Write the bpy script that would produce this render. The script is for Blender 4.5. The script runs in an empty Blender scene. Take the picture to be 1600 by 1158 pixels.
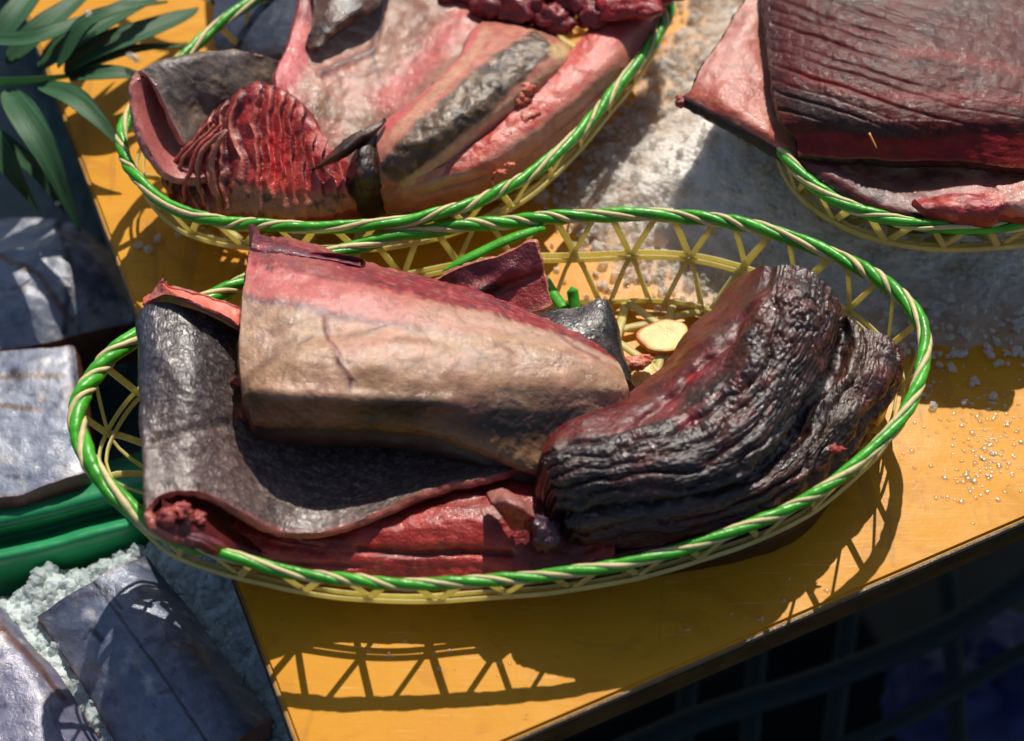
import bpy, math, random
import numpy as np
from mathutils import Vector, Matrix

random.seed(4)
rng = np.random.default_rng(7)
scene = bpy.context.scene
COL = scene.collection

# ------------------------------------------------------------------ camera, sky, sun
LENS, ELEV = 60.0, math.radians(52)
FPX = LENS / 36 * 1600
DIST = FPX / 3680
CAM = np.array([0, -DIST * math.cos(ELEV), DIST * math.sin(ELEV) + .02])
FWD = np.array([0, math.cos(ELEV), -math.sin(ELEV)])
RGT = np.array([1.0, 0, 0]); UPV = np.cross(RGT, FWD)


def P(u, v, z=0.0):
    """the point at height z (metres) that the photograph shows at u, v"""
    u = np.asarray(u, float); v = np.asarray(v, float); z = np.asarray(z, float)
    d = FWD * FPX + (u[..., None] - 800) * RGT + (579 - v[..., None]) * UPV
    t = (z - CAM[2]) / d[..., 2]
    return CAM + d * t[..., None]


cd = bpy.data.cameras.new('camera'); cam = bpy.data.objects.new('camera', cd); COL.objects.link(cam)
cam.location = CAM; cam.rotation_euler = (math.pi / 2 - ELEV, 0, 0)
cd.lens = LENS; cd.sensor_width = 36; cd.clip_start = .01; cd.clip_end = 50
cd.dof.use_dof = True; cd.dof.focus_distance = .715; cd.dof.aperture_fstop = 6.3
scene.camera = cam

SUN_EL, SUN_AZ = math.radians(50), math.radians(12.5)     # azimuth from +Y towards +X
world = bpy.data.worlds.new('World'); scene.world = world; world.use_nodes = True
wn = world.node_tree; bg = wn.nodes['Background']
sky = wn.nodes.new('ShaderNodeTexSky'); sky.sky_type = 'NISHITA'; sky.sun_disc = False
sky.sun_elevation = SUN_EL; sky.sun_rotation = SUN_AZ
wn.links.new(sky.outputs[0], bg.inputs[0]); bg.inputs[1].default_value = .085
sl = bpy.data.lights.new('sun', 'SUN'); sun = bpy.data.objects.new('sun', sl); COL.objects.link(sun)
sl.energy = 4.6; sl.angle = math.radians(.55); sl.color = (1, .93, .82)
sdir = Vector((math.sin(SUN_AZ) * math.cos(SUN_EL), math.cos(SUN_AZ) * math.cos(SUN_EL), math.sin(SUN_EL)))
sun.rotation_euler = sdir.to_track_quat('Z', 'Y').to_euler(); sun.location = sdir * 2
vs = scene.view_settings; vs.view_transform = 'Standard'; vs.look = 'None'; vs.exposure = 0; vs.gamma = 1


# ------------------------------------------------------------------ small maths
def lin(c):
    c = np.asarray(c, float) / 255
    return np.where(c <= .04045, c / 12.92, ((c + .055) / 1.055) ** 2.4)


def K(r, g, b, k=1.0):
    return np.clip(lin((r, g, b)) * k, 0, .9)


_perm = rng.permutation(256); _perm = np.concatenate([_perm, _perm, _perm])
_grad = rng.normal(size=(256, 3)); _grad /= np.linalg.norm(_grad, axis=1)[:, None]


def perlin(X):
    X = np.asarray(X, float); sh = X.shape[:-1]; X = X.reshape(-1, 3)
    i = np.floor(X).astype(int); f = X - i; i &= 255
    w = f * f * f * (f * (f * 6 - 15) + 10); out = 0
    for dx in (0, 1):
        for dy in (0, 1):
            for dz in (0, 1):
                h = _perm[_perm[_perm[(i[:, 0] + dx) & 255] + ((i[:, 1] + dy) & 255)] + ((i[:, 2] + dz) & 255)] & 255
                g = (_grad[h] * (f - (dx, dy, dz))).sum(1)
                out = out + g * (w[:, 0] if dx else 1 - w[:, 0]) * (w[:, 1] if dy else 1 - w[:, 1]) * (w[:, 2] if dz else 1 - w[:, 2])
    return (out * 1.6).reshape(sh)


def fbm(X, scale, octs=4, gain=.5, seed=0.0):
    X = np.asarray(X, float) * scale + seed * 17.3; s = 0; a = 1; n = 0
    for k in range(octs):
        s = s + a * perlin(X + k * 5.7); n += a; a *= gain; X = X * 2.03
    return s / n


def st3(S, T, a, b, seed=0.0):
    return np.stack([S * a, T * b, np.full_like(S, seed)], -1)


def smooth(x, a, b):
    t = np.clip((x - a) / (b - a + 1e-12), 0, 1); return t * t * (3 - 2 * t)


def cr1(ctrl, n):
    """Catmull-Rom along axis 0 to n samples"""
    ctrl = np.asarray(ctrl, float); R = len(ctrl)
    x = np.linspace(0, R - 1, n); i = np.minimum(x.astype(int), R - 2); t = (x - i).reshape((-1,) + (1,) * (ctrl.ndim - 1))
    g = lambda k: ctrl[np.clip(k, 0, R - 1)]
    p0 = np.where((i == 0).reshape(t.shape), 2 * g(i) - g(i + 1), g(i - 1))
    p3 = np.where((i + 2 > R - 1).reshape(t.shape), 2 * g(i + 1) - g(i), g(i + 2))
    p1, p2 = g(i), g(i + 1)
    return .5 * (2 * p1 + (p2 - p0) * t + (2 * p0 - 5 * p1 + 4 * p2 - p3) * t ** 2 + (3 * p1 - p0 - 3 * p2 + p3) * t ** 3)


def closed(pts, n):
    pts = np.asarray(pts, float); L = len(pts)
    x = np.arange(n) / n * L; i = x.astype(int); t = (x - i)[:, None]; g = lambda k: pts[k % L]
    p0, p1, p2, p3 = g(i - 1), g(i), g(i + 1), g(i + 2)
    q = .5 * (2 * p1 + (p2 - p0) * t + (2 * p0 - 5 * p1 + 4 * p2 - p3) * t ** 2 + (3 * p1 - p0 - 3 * p2 + p3) * t ** 3)
    return q


def resample_closed(q, n):
    d = np.linalg.norm(np.roll(q, -1, 0) - q, axis=1); s = np.concatenate([[0], np.cumsum(d)])
    Q = np.vstack([q, q[:1]]); x = np.arange(n) / n * s[-1]
    return np.stack([np.interp(x, s, Q[:, k]) for k in range(q.shape[1])], -1), s[-1]


def segdist(U, V, pts):
    """distance to a polyline and the position along it 0..1"""
    best = np.full(U.shape, 1e9); pos = np.zeros(U.shape); pts = np.asarray(pts, float); n = len(pts) - 1
    for k in range(n):
        a, b = pts[k], pts[k + 1]; d = b - a; L = d @ d + 1e-9
        t = np.clip(((U - a[0]) * d[0] + (V - a[1]) * d[1]) / L, 0, 1)
        r = np.hypot(U - a[0] - t * d[0], V - a[1] - t * d[1]); m = r < best
        best = np.where(m, r, best); pos = np.where(m, (k + t) / n, pos)
    return best, pos


# ------------------------------------------------------------------ object helpers
def tag(o, label=None, cat=None, group=None, kind=None):
    if label: o['label'] = label
    if cat: o['category'] = cat
    if group: o['group'] = group
    if kind: o['kind'] = kind
    return o


def thing(name, label, cat, loc=(0, 0, 0), group=None):
    o = bpy.data.objects.new(name, None); o.empty_display_size = .02; COL.objects.link(o); o.location = Vector(loc)
    return tag(o, label, cat, group)


def mesh_np(name, V, F, mat, parent=None, col=None, uv=None, smoothf=True):
    """V (n,3); F (m,3|4) int"""
    V = np.ascontiguousarray(V, dtype=np.float32); F = np.ascontiguousarray(F, dtype=np.int32)
    me = bpy.data.meshes.new(name); k = F.shape[1]
    org = np.array(parent.location, dtype=np.float32) if parent is not None and parent.type == 'EMPTY' else np.zeros(3, np.float32)
    if parent is not None and parent.type == 'MESH' and parent.parent is not None:
        org = np.array(parent.parent.location, dtype=np.float32)
    me.vertices.add(len(V)); me.vertices.foreach_set('co', (V - org).ravel())
    me.loops.add(F.size); me.loops.foreach_set('vertex_index', F.ravel())
    me.polygons.add(len(F)); me.polygons.foreach_set('loop_start', np.arange(0, F.size, k, dtype=np.int32))
    me.polygons.foreach_set('loop_total', np.full(len(F), k, np.int32))
    me.polygons.foreach_set('use_smooth', np.full(len(F), smoothf))
    me.update(calc_edges=True)
    if col is not None:
        a = me.color_attributes.new('Col', 'FLOAT_COLOR', 'POINT')
        c = np.ones((len(V), 4), np.float32); c[:, :3] = np.clip(col, 0, 1); a.data.foreach_set('color', c.ravel())
    if uv is not None:
        l = me.uv_layers.new(name='UVMap'); l.data.foreach_set('uv', np.asarray(uv, np.float32)[F.ravel()].ravel())
    me.materials.append(mat)
    o = bpy.data.objects.new(name, me); COL.objects.link(o)
    if parent is not None: o.parent = parent
    return o


def grid_faces(n, m, wrap=False, off=0, flip=False):
    i = np.arange(n - 1)[:, None]; mm = m if wrap else m - 1; j = np.arange(mm)[None]
    a = i * m + j; b = i * m + (j + 1) % m; c = (i + 1) * m + (j + 1) % m; d = (i + 1) * m + j
    F = np.stack([a, b, c, d], -1).reshape(-1, 4) + off
    return F[:, ::-1] if flip else F


def tube_np(pts, rad, sides=10, flat=1.0, normal=None, caps=True, close=False):
    pts = np.asarray(pts, float); n = len(pts); rad = np.broadcast_to(np.asarray(rad, float), (n,))
    if close: tan = np.roll(pts, -1, 0) - np.roll(pts, 1, 0)
    else: tan = np.gradient(pts, axis=0)
    tan /= np.linalg.norm(tan, axis=1)[:, None] + 1e-12
    up = np.broadcast_to(np.array([0, 0, 1.0]) if normal is None else np.asarray(normal, float), pts.shape)
    sd = np.cross(tan, up); l = np.linalg.norm(sd, axis=1)
    sd = np.where((l < 1e-3)[:, None], np.array([1.0, 0, 0]), sd / (l[:, None] + 1e-12)); up = np.cross(sd, tan)
    a = np.arange(sides) / sides * 2 * math.pi
    V = pts[:, None] + rad[:, None, None] * (np.cos(a)[None, :, None] * sd[:, None] + flat * np.sin(a)[None, :, None] * up[:, None])
    V = V.reshape(-1, 3)
    if close:
        i = np.arange(n)[:, None]; j = np.arange(sides)[None]; k = (i + 1) % n; jj = (j + 1) % sides
        F = np.stack([i * sides + j, k * sides + j, k * sides + jj, i * sides + jj], -1).reshape(-1, 4)
        return V, F
    F = grid_faces(n, sides, wrap=True, flip=True)
    if caps:
        c0 = len(V); V = np.vstack([V, pts[:1], pts[-1:]]); j = np.arange(sides); jj = (j + 1) % sides; b = (n - 1) * sides
        F = np.vstack([F, np.stack([j, jj, np.full(sides, c0), np.full(sides, c0)], -1)[:, [0, 1, 2, 2]],
                       np.stack([b + jj, b + j, np.full(sides, c0 + 1), np.full(sides, c0 + 1)], -1)])
        # degenerate quads -> use tiny fans instead
    return V, F


def fixquads(V, F):
    """split degenerate quads away so that all faces are triangles"""
    q = F[F[:, 2] != F[:, 3]]; t = F[F[:, 2] == F[:, 3]][:, :3]
    return V, np.vstack([q[:, [0, 1, 2]], q[:, [0, 2, 3]], t])


def tube(name, pts, rad, mat, parent=None, **kw):
    uv = None
    V, F = tube_np(pts, rad, **kw); V, F = fixquads(V, F)
    return mesh_np(name, V, F, mat, parent)


# ------------------------------------------------------------------ materials
class Mat:
    def __init__(s, name):
        s.m = bpy.data.materials.new(name); s.m.use_nodes = True; s.t = s.m.node_tree; s.n = s.t.nodes
        s.b = s.n['Principled BSDF']

    def N(s, t, **kw):
        n = s.n.new('ShaderNode' + t)
        for k, v in kw.items():
            if k.startswith('i_'): n.inputs[k[2:].replace('_', ' ')].default_value = v
            else: setattr(n, k, v)
        return n

    def L(s, a, b): s.t.links.new(a, b)

    def noise(s, vec, scale, detail=4, rough=.55, dist=0):
        n = s.N('TexNoise'); n.inputs['Scale'].default_value = scale; n.inputs['Detail'].default_value = detail
        n.inputs['Roughness'].default_value = rough; n.inputs['Distortion'].default_value = dist
        s.L(vec, n.inputs['Vector']); return n.outputs[0]

    def ramp(s, fac, a, b, ca=(0, 0, 0, 1), cb=(1, 1, 1, 1)):
        r = s.N('ValToRGB'); e = r.color_ramp.elements; e[0].position = a; e[1].position = b; e[0].color = ca; e[1].color = cb
        s.L(fac, r.inputs[0]); return r.outputs[0]

    def mp(s, vec, sx, sy, sz=1, rz=0):
        m = s.N('Mapping'); m.inputs['Scale'].default_value = (sx, sy, sz); m.inputs['Rotation'].default_value = (0, 0, rz)
        s.L(vec, m.inputs['Vector']); return m.outputs[0]

    def math(s, op, a, b=None):
        m = s.N('Math', operation=op)
        for k, x in enumerate((a, b)):
            if x is None: continue
            if isinstance(x, (int, float)): m.inputs[k].default_value = x
            else: s.L(x, m.inputs[k])
        return m.outputs[0]

    def mix(s, fac, a, b, blend='MIX'):
        m = s.N('Mix', data_type='RGBA', blend_type=blend)
        for k, x in ((0, fac), (6, a), (7, b)):
            if isinstance(x, (int, float)): m.inputs[k].default_value = x
            elif isinstance(x, (tuple, list, np.ndarray)): m.inputs[k].default_value = tuple(x)[:3] + (1,)
            else: s.L(x, m.inputs[k])
        return m.outputs[2]

    def bump(s, h, strength, dist, prev=None):
        b = s.N('Bump'); b.inputs['Strength'].default_value = strength; b.inputs['Distance'].default_value = dist
        s.L(h, b.inputs['Height'])
        if prev is not None: s.L(prev, b.inputs['Normal'])
        return b.outputs[0]


def organic(name, kind='flesh', rough=.32, var=.35, sss=.0, spec=.5, bumpk=1.0, coat=0.0):
    """wet fish surfaces: colour comes from the vertex colours, relief and gloss from noise"""
    M = Mat(name); co = M.N('TexCoord'); ob = co.outputs['Object']; uv = co.outputs['UV']
    at = M.N('VertexColor', layer_name='Col').outputs[0]
    fine = M.noise(ob, 900, 3); mid = M.noise(ob, 190, 5, .6); grit = M.noise(ob, 2600, 2)
    c = M.mix(1.0, at, M.ramp(mid, .25, .75, (1 - var,) * 3 + (1,), (1 + var, 1 + var, 1 + var, 1)), 'MULTIPLY')
    nrm = None
    if kind == 'flesh':
        fib = M.noise(M.mp(uv, 260, 900), 1, 5, .65, 1.5)
        c = M.mix(.45, c, M.ramp(fib, .3, .7, (.72, .66, .66, 1), (1.22, 1.2, 1.2, 1)), 'MULTIPLY')
        nrm = M.bump(mid, .35 * bumpk, .0016); nrm = M.bump(fib, .45 * bumpk, .0005, nrm)
        nrm = M.bump(fine, .9 * bumpk, .00055, nrm)
        ro = M.math('MULTIPLY_ADD', mid, .3); ro.node.inputs[2].default_value = rough - .12
    elif kind == 'membrane':
        fib = M.noise(M.mp(uv, 260, 900, 1, .9), 1, 4, .6, .4)
        c = M.mix(.5, c, M.ramp(fib, .3, .7, (.82, .78, .74, 1), (1.15, 1.14, 1.12, 1)), 'MULTIPLY')
        nrm = M.bump(mid, .35 * bumpk, .0018); nrm = M.bump(fib, .25 * bumpk, .0004, nrm); nrm = M.bump(fine, .6 * bumpk, .0004, nrm)
        ro = M.math('MULTIPLY_ADD', mid, .35); ro.node.inputs[2].default_value = rough - .12
    elif kind == 'skin':
        mid = M.noise(ob, 90, 3, .5)
        v = M.N('TexVoronoi', feature='DISTANCE_TO_EDGE'); v.inputs['Scale'].default_value = 1; v.inputs['Randomness'].default_value = .85
        M.L(M.mp(uv, 400, 480), v.inputs['Vector'])
        v2 = M.N('TexVoronoi'); v2.inputs['Scale'].default_value = 1; M.L(M.mp(uv, 400, 480), v2.inputs['Vector'])
        cell = M.ramp(v2.outputs['Color'], .1, .98, (.68, .66, .7, 1), (1.6, 1.55, 1.5, 1))
        edge = M.ramp(v.outputs[0], .02, .22, (.6, .6, .6, 1), (1.08, 1.08, 1.08, 1))
        c = M.mix(1.0, M.mix(1.0, c, cell, 'MULTIPLY'), edge, 'MULTIPLY')
        nrm = M.bump(M.ramp(v.outputs[0], 0, .35), .5 * bumpk, .0004); nrm = M.bump(v2.outputs['Color'], .4 * bumpk, .0004, nrm)
        nrm = M.bump(mid, .35 * bumpk, .0012, nrm); nrm = M.bump(grit, .25 * bumpk, .0002, nrm)
        ro = M.math('MULTIPLY_ADD', M.N('SeparateColor').outputs[0], .25); sep = ro.node.inputs[0].links[0].from_node
        M.L(v2.outputs['Color'], sep.inputs[0]); ro.node.inputs[2].default_value = rough - .1
    elif kind == 'crust':
        fib = M.noise(M.mp(uv, 170, 520), 1, 6, .68, 2.0)
        vv = M.N('TexVoronoi', feature='DISTANCE_TO_EDGE'); vv.inputs['Scale'].default_value = 1
        M.L(M.mp(uv, 160, 420), vv.inputs['Vector'])
        c = M.mix(.9, c, M.ramp(fib, .3, .7, (.55, .5, .5, 1), (1.4, 1.35, 1.3, 1)), 'MULTIPLY')
        nrm = M.bump(fib, .5 * bumpk, .0008); nrm = M.bump(M.ramp(vv.outputs[0], 0, .2), .3 * bumpk, .0004, nrm)
        nrm = M.bump(mid, .35 * bumpk, .0010, nrm); nrm = M.bump(fine, .40 * bumpk, .0004, nrm)
        ro = M.math('MULTIPLY_ADD', mid, .35); ro.node.inputs[2].default_value = rough - .16
    M.L(c, M.b.inputs['Base Color']); M.L(nrm, M.b.inputs['Normal']); M.L(ro, M.b.inputs['Roughness'])
    M.b.inputs['Specular IOR Level'].default_value = spec
    if coat:
        M.b.inputs['Coat Weight'].default_value = coat; M.b.inputs['Coat Roughness'].default_value = .1
        film = M.bump(M.noise(ob, 150, 5, .6), .38, .0020); film = M.bump(M.noise(ob, 850, 3, .65), .55, .0006, film)
        M.L(film, M.b.inputs['Coat Normal'])
    if sss:
        M.b.inputs['Subsurface Weight'].default_value = sss; M.b.inputs['Subsurface Radius'].default_value = (1, .35, .2)
        M.b.inputs['Subsurface Scale'].default_value = .004
    return M.m


M_flesh = organic('wet_red_flesh', 'flesh', .30, .35, .10, .38, 1.0, .45)
M_cut = organic('pink_cut_flesh', 'flesh', .38, .22, .15, .4, .6, .35)
M_memb = organic('belly_membrane', 'membrane', .42, .28, .08, .35, .8, .36)
M_skin = organic('scaled_grey_skin', 'skin', .40, .12, 0, .5, .7, .3)
M_skinsm = organic('smooth_silver_skin', 'membrane', .45, .3, 0, .4, .8, .25)
M_crust = organic('dark_dried_flesh', 'crust', .33, .35, 0, .5, .8, .35)
M_redm = organic('dark_muscle_face', 'membrane', .50, .4, .04, .18, 1.0, .22)


def simple(name, c, rough=.4, var=.15, vscale=60, bump=.2, bscale=300, bdist=.0005, sss=0, trans=0, spec=.5, c2=None, dirt=None):
    M = Mat(name); ob = M.N('TexCoord').outputs['Object']; n = M.noise(ob, vscale, 5); f = M.noise(ob, bscale, 4)
    a = tuple(np.clip(np.array(c) * (1 - var), 0, 1)) + (1,); b = tuple(np.clip(np.array(c if c2 is None else c2) * (1 + var), 0, 1)) + (1,)
    cc = M.ramp(n, .3, .7, a, b)
    if dirt is not None:
        cc = M.mix(M.ramp(M.noise(ob, vscale * 2.3, 6, .7), .56, .7), cc, dirt)
    M.L(cc, M.b.inputs['Base Color']); M.L(M.bump(f, bump, bdist), M.b.inputs['Normal'])
    r = M.math('MULTIPLY_ADD', n, .2); r.node.inputs[2].default_value = rough - .1; M.L(r, M.b.inputs['Roughness'])
    M.b.inputs['Specular IOR Level'].default_value = spec
    if sss: M.b.inputs['Subsurface Weight'].default_value = sss; M.b.inputs['Subsurface Scale'].default_value = .004
    if trans: M.b.inputs['Transmission Weight'].default_value = trans; M.b.inputs['IOR'].default_value = 1.31
    return M.m


M_green = simple('green_plastic_cane', (.050, .37, .016), .34, .35, 70, .45, 420, .0006, sss=.05, dirt=(.10, .22, .03))
M_cream = simple('cream_cane', (.66, .55, .26), .5, .15, 120, .4, 900, .0004, dirt=(.30, .25, .10))
M_straw = simple('pale_yellow_cane', (.86, .78, .34), .45, .15, 80, .3, 600, .0003, dirt=(.55, .44, .15))
_t = M_straw.node_tree; _tr = _t.nodes.new('ShaderNodeBsdfTranslucent'); _tr.inputs[0].default_value = (.88, .80, .32, 1); _mx = _t.nodes.new('ShaderNodeMixShader'); _mx.inputs[0].default_value = .5
_t.links.new(_t.nodes['Principled BSDF'].outputs[0], _mx.inputs[1]); _t.links.new(_tr.outputs[0], _mx.inputs[2]); _t.links.new(_mx.outputs[0], _t.nodes['Material Output'].inputs[0])


# ------------------------------------------------------------------ patches: lumps of fish
def patch(name, ctrl, n, m, thick, paint, mat, parent, disp=None, side_mat=None, side_name='flesh', side_col=(.35, .08, .06),
          bulge=.25, flip=False, drop=False, edge_n=6, top_name=None, side_rough=.0006, base_col=None):
    """ctrl (R,C,3): u, v, height in cm of the upper surface. Makes `top_name` (upper surface) and `side_name`
    (cut edge and underside), both children of parent."""
    ctrl = np.asarray(ctrl, float); G = cr1(ctrl, n); G = cr1(G.transpose(1, 0, 2), m).transpose(1, 0, 2)
    U, V, H = G[..., 0], G[..., 1], G[..., 2]
    wq_ = np.stack([U, V, H * 20], -1) * .022; U = U + 3.2 * fbm(wq_, 1, 3, seed=1); V = V + 3.2 * fbm(wq_, 1, 3, seed=2)
    X = P(U, V, H / 100)
    S, T = np.meshgrid(np.linspace(0, 1, n), np.linspace(0, 1, m), indexing='ij')

    def normals(X):
        a = np.gradient(X, axis=0); b = np.gradient(X, axis=1); N = np.cross(a, b)
        N /= np.linalg.norm(N, axis=-1)[..., None] + 1e-12
        return N
    N = normals(X); sg = 1.0
    if N[..., 2].mean() < 0: sg = -1.0
    if flip: sg = -sg
    N = N * sg
    th = thick(S, T) if callable(thick) else np.full(S.shape, float(thick))
    B = X - N * th[..., None]
    if drop: B = X - np.array([0, 0, 1.0]) * th[..., None]
    if disp is not None: X = X + N * disp(U, V, S, T, X)[..., None]
    ds = np.linalg.norm(np.diff(X, axis=0), axis=-1).mean() * (n - 1); dt = np.linalg.norm(np.diff(X, axis=1), axis=-1).mean() * (m - 1)
    uv = np.stack([S * ds, T * dt], -1).reshape(-1, 2)
    col = paint(U, V, S, T, X)
    fl = sg < 0
    top = mesh_np(top_name or 'skin', X.reshape(-1, 3), grid_faces(n, m, flip=fl), mat, parent, col.reshape(-1, 3), uv)
    # edge ring
    idx = np.concatenate([np.stack([np.arange(n - 1), np.zeros(n - 1, int)], 1), np.stack([np.full(m - 1, n - 1), np.arange(m - 1)], 1),
                          np.stack([np.arange(n - 1, 0, -1), np.full(n - 1, m - 1)], 1), np.stack([np.zeros(m - 1, int), np.arange(m - 1, 0, -1)], 1)])
    E1 = X[idx[:, 0], idx[:, 1]]; E2 = B[idx[:, 0], idx[:, 1]]; cen = X.reshape(-1, 3).mean(0)
    tg = np.roll(E1, -1, 0) - np.roll(E1, 1, 0); nn = N[idx[:, 0], idx[:, 1]]; out = np.cross(tg, nn)
    out /= np.linalg.norm(out, axis=1)[:, None] + 1e-12
    # make the outward side point away from the sheet
    ii = np.clip(idx + np.sign(np.array([n / 2, m / 2]) - idx).astype(int) * 2, 0, [n - 1, m - 1])
    if ((E1 - X[ii[:, 0], ii[:, 1]]) * out).sum(1).mean() < 0: out = -out
    tl = np.linalg.norm(E2 - E1, axis=1)[:, None]; rows = []
    for k in range(edge_n + 1):
        f = k / edge_n; b = math.sin(math.pi * f) * bulge
        R = E1 * (1 - f) + E2 * f + out * tl * b
        if 0 < k < edge_n: R = R + out * (fbm(R, 260, 3, seed=3) * side_rough * 2)[:, None]
        rows.append(R)
    R = np.array(rows); k, e = R.shape[:2]; V1 = R.reshape(-1, 3)
    F1 = grid_faces(k, e, wrap=True, flip=fl)
    sb = 3; Bs = B[::sb, ::sb]; n2, m2 = Bs.shape[:2]
    F2 = grid_faces(n2, m2, off=len(V1), flip=not fl)
    VV = np.vstack([V1, Bs.reshape(-1, 3)])
    per = np.arange(e) / e * (ds + dt) * 2
    uv2 = np.vstack([np.stack([np.repeat(np.linspace(0, 1, k)[:, None], e, 1).ravel() * tl.mean(), np.tile(per, k)], -1),
                     uv.reshape(n, m, 2)[::sb, ::sb].reshape(-1, 2)])
    sc = np.asarray(side_col, float); c1 = np.broadcast_to(sc, VV.shape).copy()
    if base_col is not None: c1[len(V1):] = base_col
    w = fbm(VV, 120, 3, seed=9)[:, None]; c1 = c1 * (1 + .5 * w)
    sd = mesh_np(side_name, VV, np.vstack([F1, F2]), side_mat or M_cut, parent, c1, uv2)
    return top, sd, X


def mixc(col, m, c):
    return col * (1 - m[..., None]) + np.asarray(c) * m[..., None]


def blob(col, U, V, cu, cv, ru, rv, ang, c, soft=.5, k=1.0, wob=.35, seed=0.0):
    a = math.radians(ang); du, dv = U - cu, V - cv
    x = (du * math.cos(a) + dv * math.sin(a)) / ru; y = (-du * math.sin(a) + dv * math.cos(a)) / rv
    r = np.sqrt(x * x + y * y) + wob * fbm(np.stack([U, V, np.full_like(U, seed + cu)], -1), .035, 4)
    return mixc(col, (1 - smooth(r, 1 - soft, 1 + soft)) * k, c)


def stroke(col, U, V, pts, w, c, k=1.0, wob=.3, soft=.6, taper=False):
    q = np.stack([U, V, np.full_like(U, w)], -1)
    d, p = segdist(U + wob * w * fbm(q, .06, 3) * 2, V + wob * w * fbm(q, .06, 3, seed=3) * 2, pts)
    ww = w * (np.sin(math.pi * np.clip(p, .02, .98)) if taper else 1)
    return mixc(col, (1 - smooth(d / ww, 1 - soft, 1 + soft)) * k, c)


def ridge(U, V, pts, w):
    d, p = segdist(U, V, pts); return np.exp(-(d / w) ** 2)


def base(U, c): return np.broadcast_to(np.asarray(c, float), U.shape + (3,)).copy()


def mott(col, X, scale, c, lo=.05, hi=.4, k=1.0, seed=0.0):
    return mixc(col, smooth(fbm(X, scale, 5, .6, seed), lo, hi) * k, c)


#SETTING
# ------------------------------------------------------------------ board
L0, L1 = P(430, 1068, 0), P(100, 180, 0); R0, R1 = P(1000, 1068, 0), P(1600, 810, 0)
dl = (L1 - L0)[:2] / np.linalg.norm((L1 - L0)[:2]); dr = (R1 - R0)[:2] / np.linalg.norm((R1 - R0)[:2])
tt = np.linalg.solve(np.stack([dl, -dr], 1), (R0 - L0)[:2]); corner = L0[:2] + dl * tt[0]


def board_mat():
    M = Mat('amber_board_plastic'); ob = M.N('TexCoord').outputs['Object']
    a = M.noise(ob, 9, 6, .6, .5); b = M.noise(ob, 160, 6, .7); sc = M.noise(M.mp(ob, 40, 900, 1, .6), 1, 3)
    sc2 = M.noise(M.mp(ob, 700, 30, 1, .2), 1, 3)
    c = M.ramp(a, .3, .7, (.64, .262, .010, 1), (.71, .325, .018, 1))
    c = M.mix(M.ramp(b, .64, .72), c, (.26, .10, .02, 1)); wet = M.noise(ob, 22, 5, .6, 2.0); c = M.mix(M.math('MULTIPLY', M.ramp(wet, .52, .60), .3), c, (.44, .17, .012, 1)); c = M.mix(M.math('MULTIPLY', M.ramp(sc, .62, .70), .5), c, (.80, .5, .16, 1))
    drip = M.noise(M.mp(ob, 46, 7, 1, .15), 1, 5, .5, 1.5)
    c = M.mix(M.math('MULTIPLY', M.ramp(drip, .60, .64), .35), c, (.36, .15, .03, 1))
    M.L(c, M.b.inputs['Base Color'])
    r = M.math('MULTIPLY_ADD', M.noise(ob, 30, 6, .7, 1.5), .5); r.node.inputs[2].default_value = .22; M.L(r, M.b.inputs['Roughness'])
    n = M.bump(a, .2, .003); n = M.bump(M.noise(ob, 700, 3), .12, .0003, n); n = M.bump(sc, .15, .0003, n); n = M.bump(sc2, .1, .0003, n)
    M.L(n, M.b.inputs['Normal']); M.b.inputs['Specular IOR Level'].default_value = .16
    M.b.inputs['Coat Weight'].default_value = .04; M.b.inputs['Coat Roughness'].default_value = .2; M.L(n, M.b.inputs['Coat Normal'])
    return M.m


board = thing('display_board', 'wide amber yellow board carrying the three baskets and the heap of ice', 'board', (corner[0], corner[1], 0))
BL, BW, BT = .95, .85, .011


def prism(name, poly, z0, z1, mat, parent, bev=.0008):
    import bmesh
    bm = bmesh.new(); vs_ = [bm.verts.new((p[0], p[1], z0)) for p in poly]; f = bm.faces.new(vs_)
    r = bmesh.ops.extrude_face_region(bm, geom=[f])
    for v in r['geom']:
        if isinstance(v, bmesh.types.BMVert): v.co.z = z1
    bmesh.ops.recalc_face_normals(bm, faces=bm.faces)
    if bev: bmesh.ops.bevel(bm, geom=list(bm.edges), offset=bev, segments=2, affect='EDGES')
    if parent is not None: bmesh.ops.translate(bm, verts=bm.verts, vec=-Vector(parent.location))
    me = bpy.data.meshes.new(name); bm.to_mesh(me); bm.free(); me.materials.append(mat)
    o = bpy.data.objects.new(name, me); COL.objects.link(o); o.parent = parent; return o


c3 = corner
prism('panel', [c3, c3 + dr * BL, c3 + dr * BL + dl * BW, c3 + dl * BW], -BT, 0, board_mat(), board, .0012)
M_edge = simple('brown_board_edge', (.10, .055, .02), .35, .4, 50, .3, 300, .0006)
M_edge2 = simple('pale_worn_edge', (.26, .17, .09), .3, .3, 70, .3, 300, .0006)
nf = np.array([dr[1], -dr[0]]); nl = np.array([-dl[1], dl[0]])
if nf @ (c3 - (c3 + dl)) < 0: nf = -nf
if nl @ (c3 - (c3 + dr)) < 0: nl = -nl
for z0, z1, o_, mm in ((-.0045, -.0012, .0008, M_edge2), (-.0105, -.0049, .0016, M_edge), (-.019, -.0115, .0004, M_edge)):
    prism('edge_strip', [c3 + nf * 0.00005 - dr * 0, c3 + dr * BL + nf * .00005, c3 + dr * BL + nf * o_, c3 + nf * o_], z0, z1, mm, board, .0003)
    prism('edge_strip', [c3 + nl * .00005, c3 + dl * BW + nl * .00005, c3 + dl * BW + nl * o_, c3 + nl * o_], z0, z1, mm, board, .0003)
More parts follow.
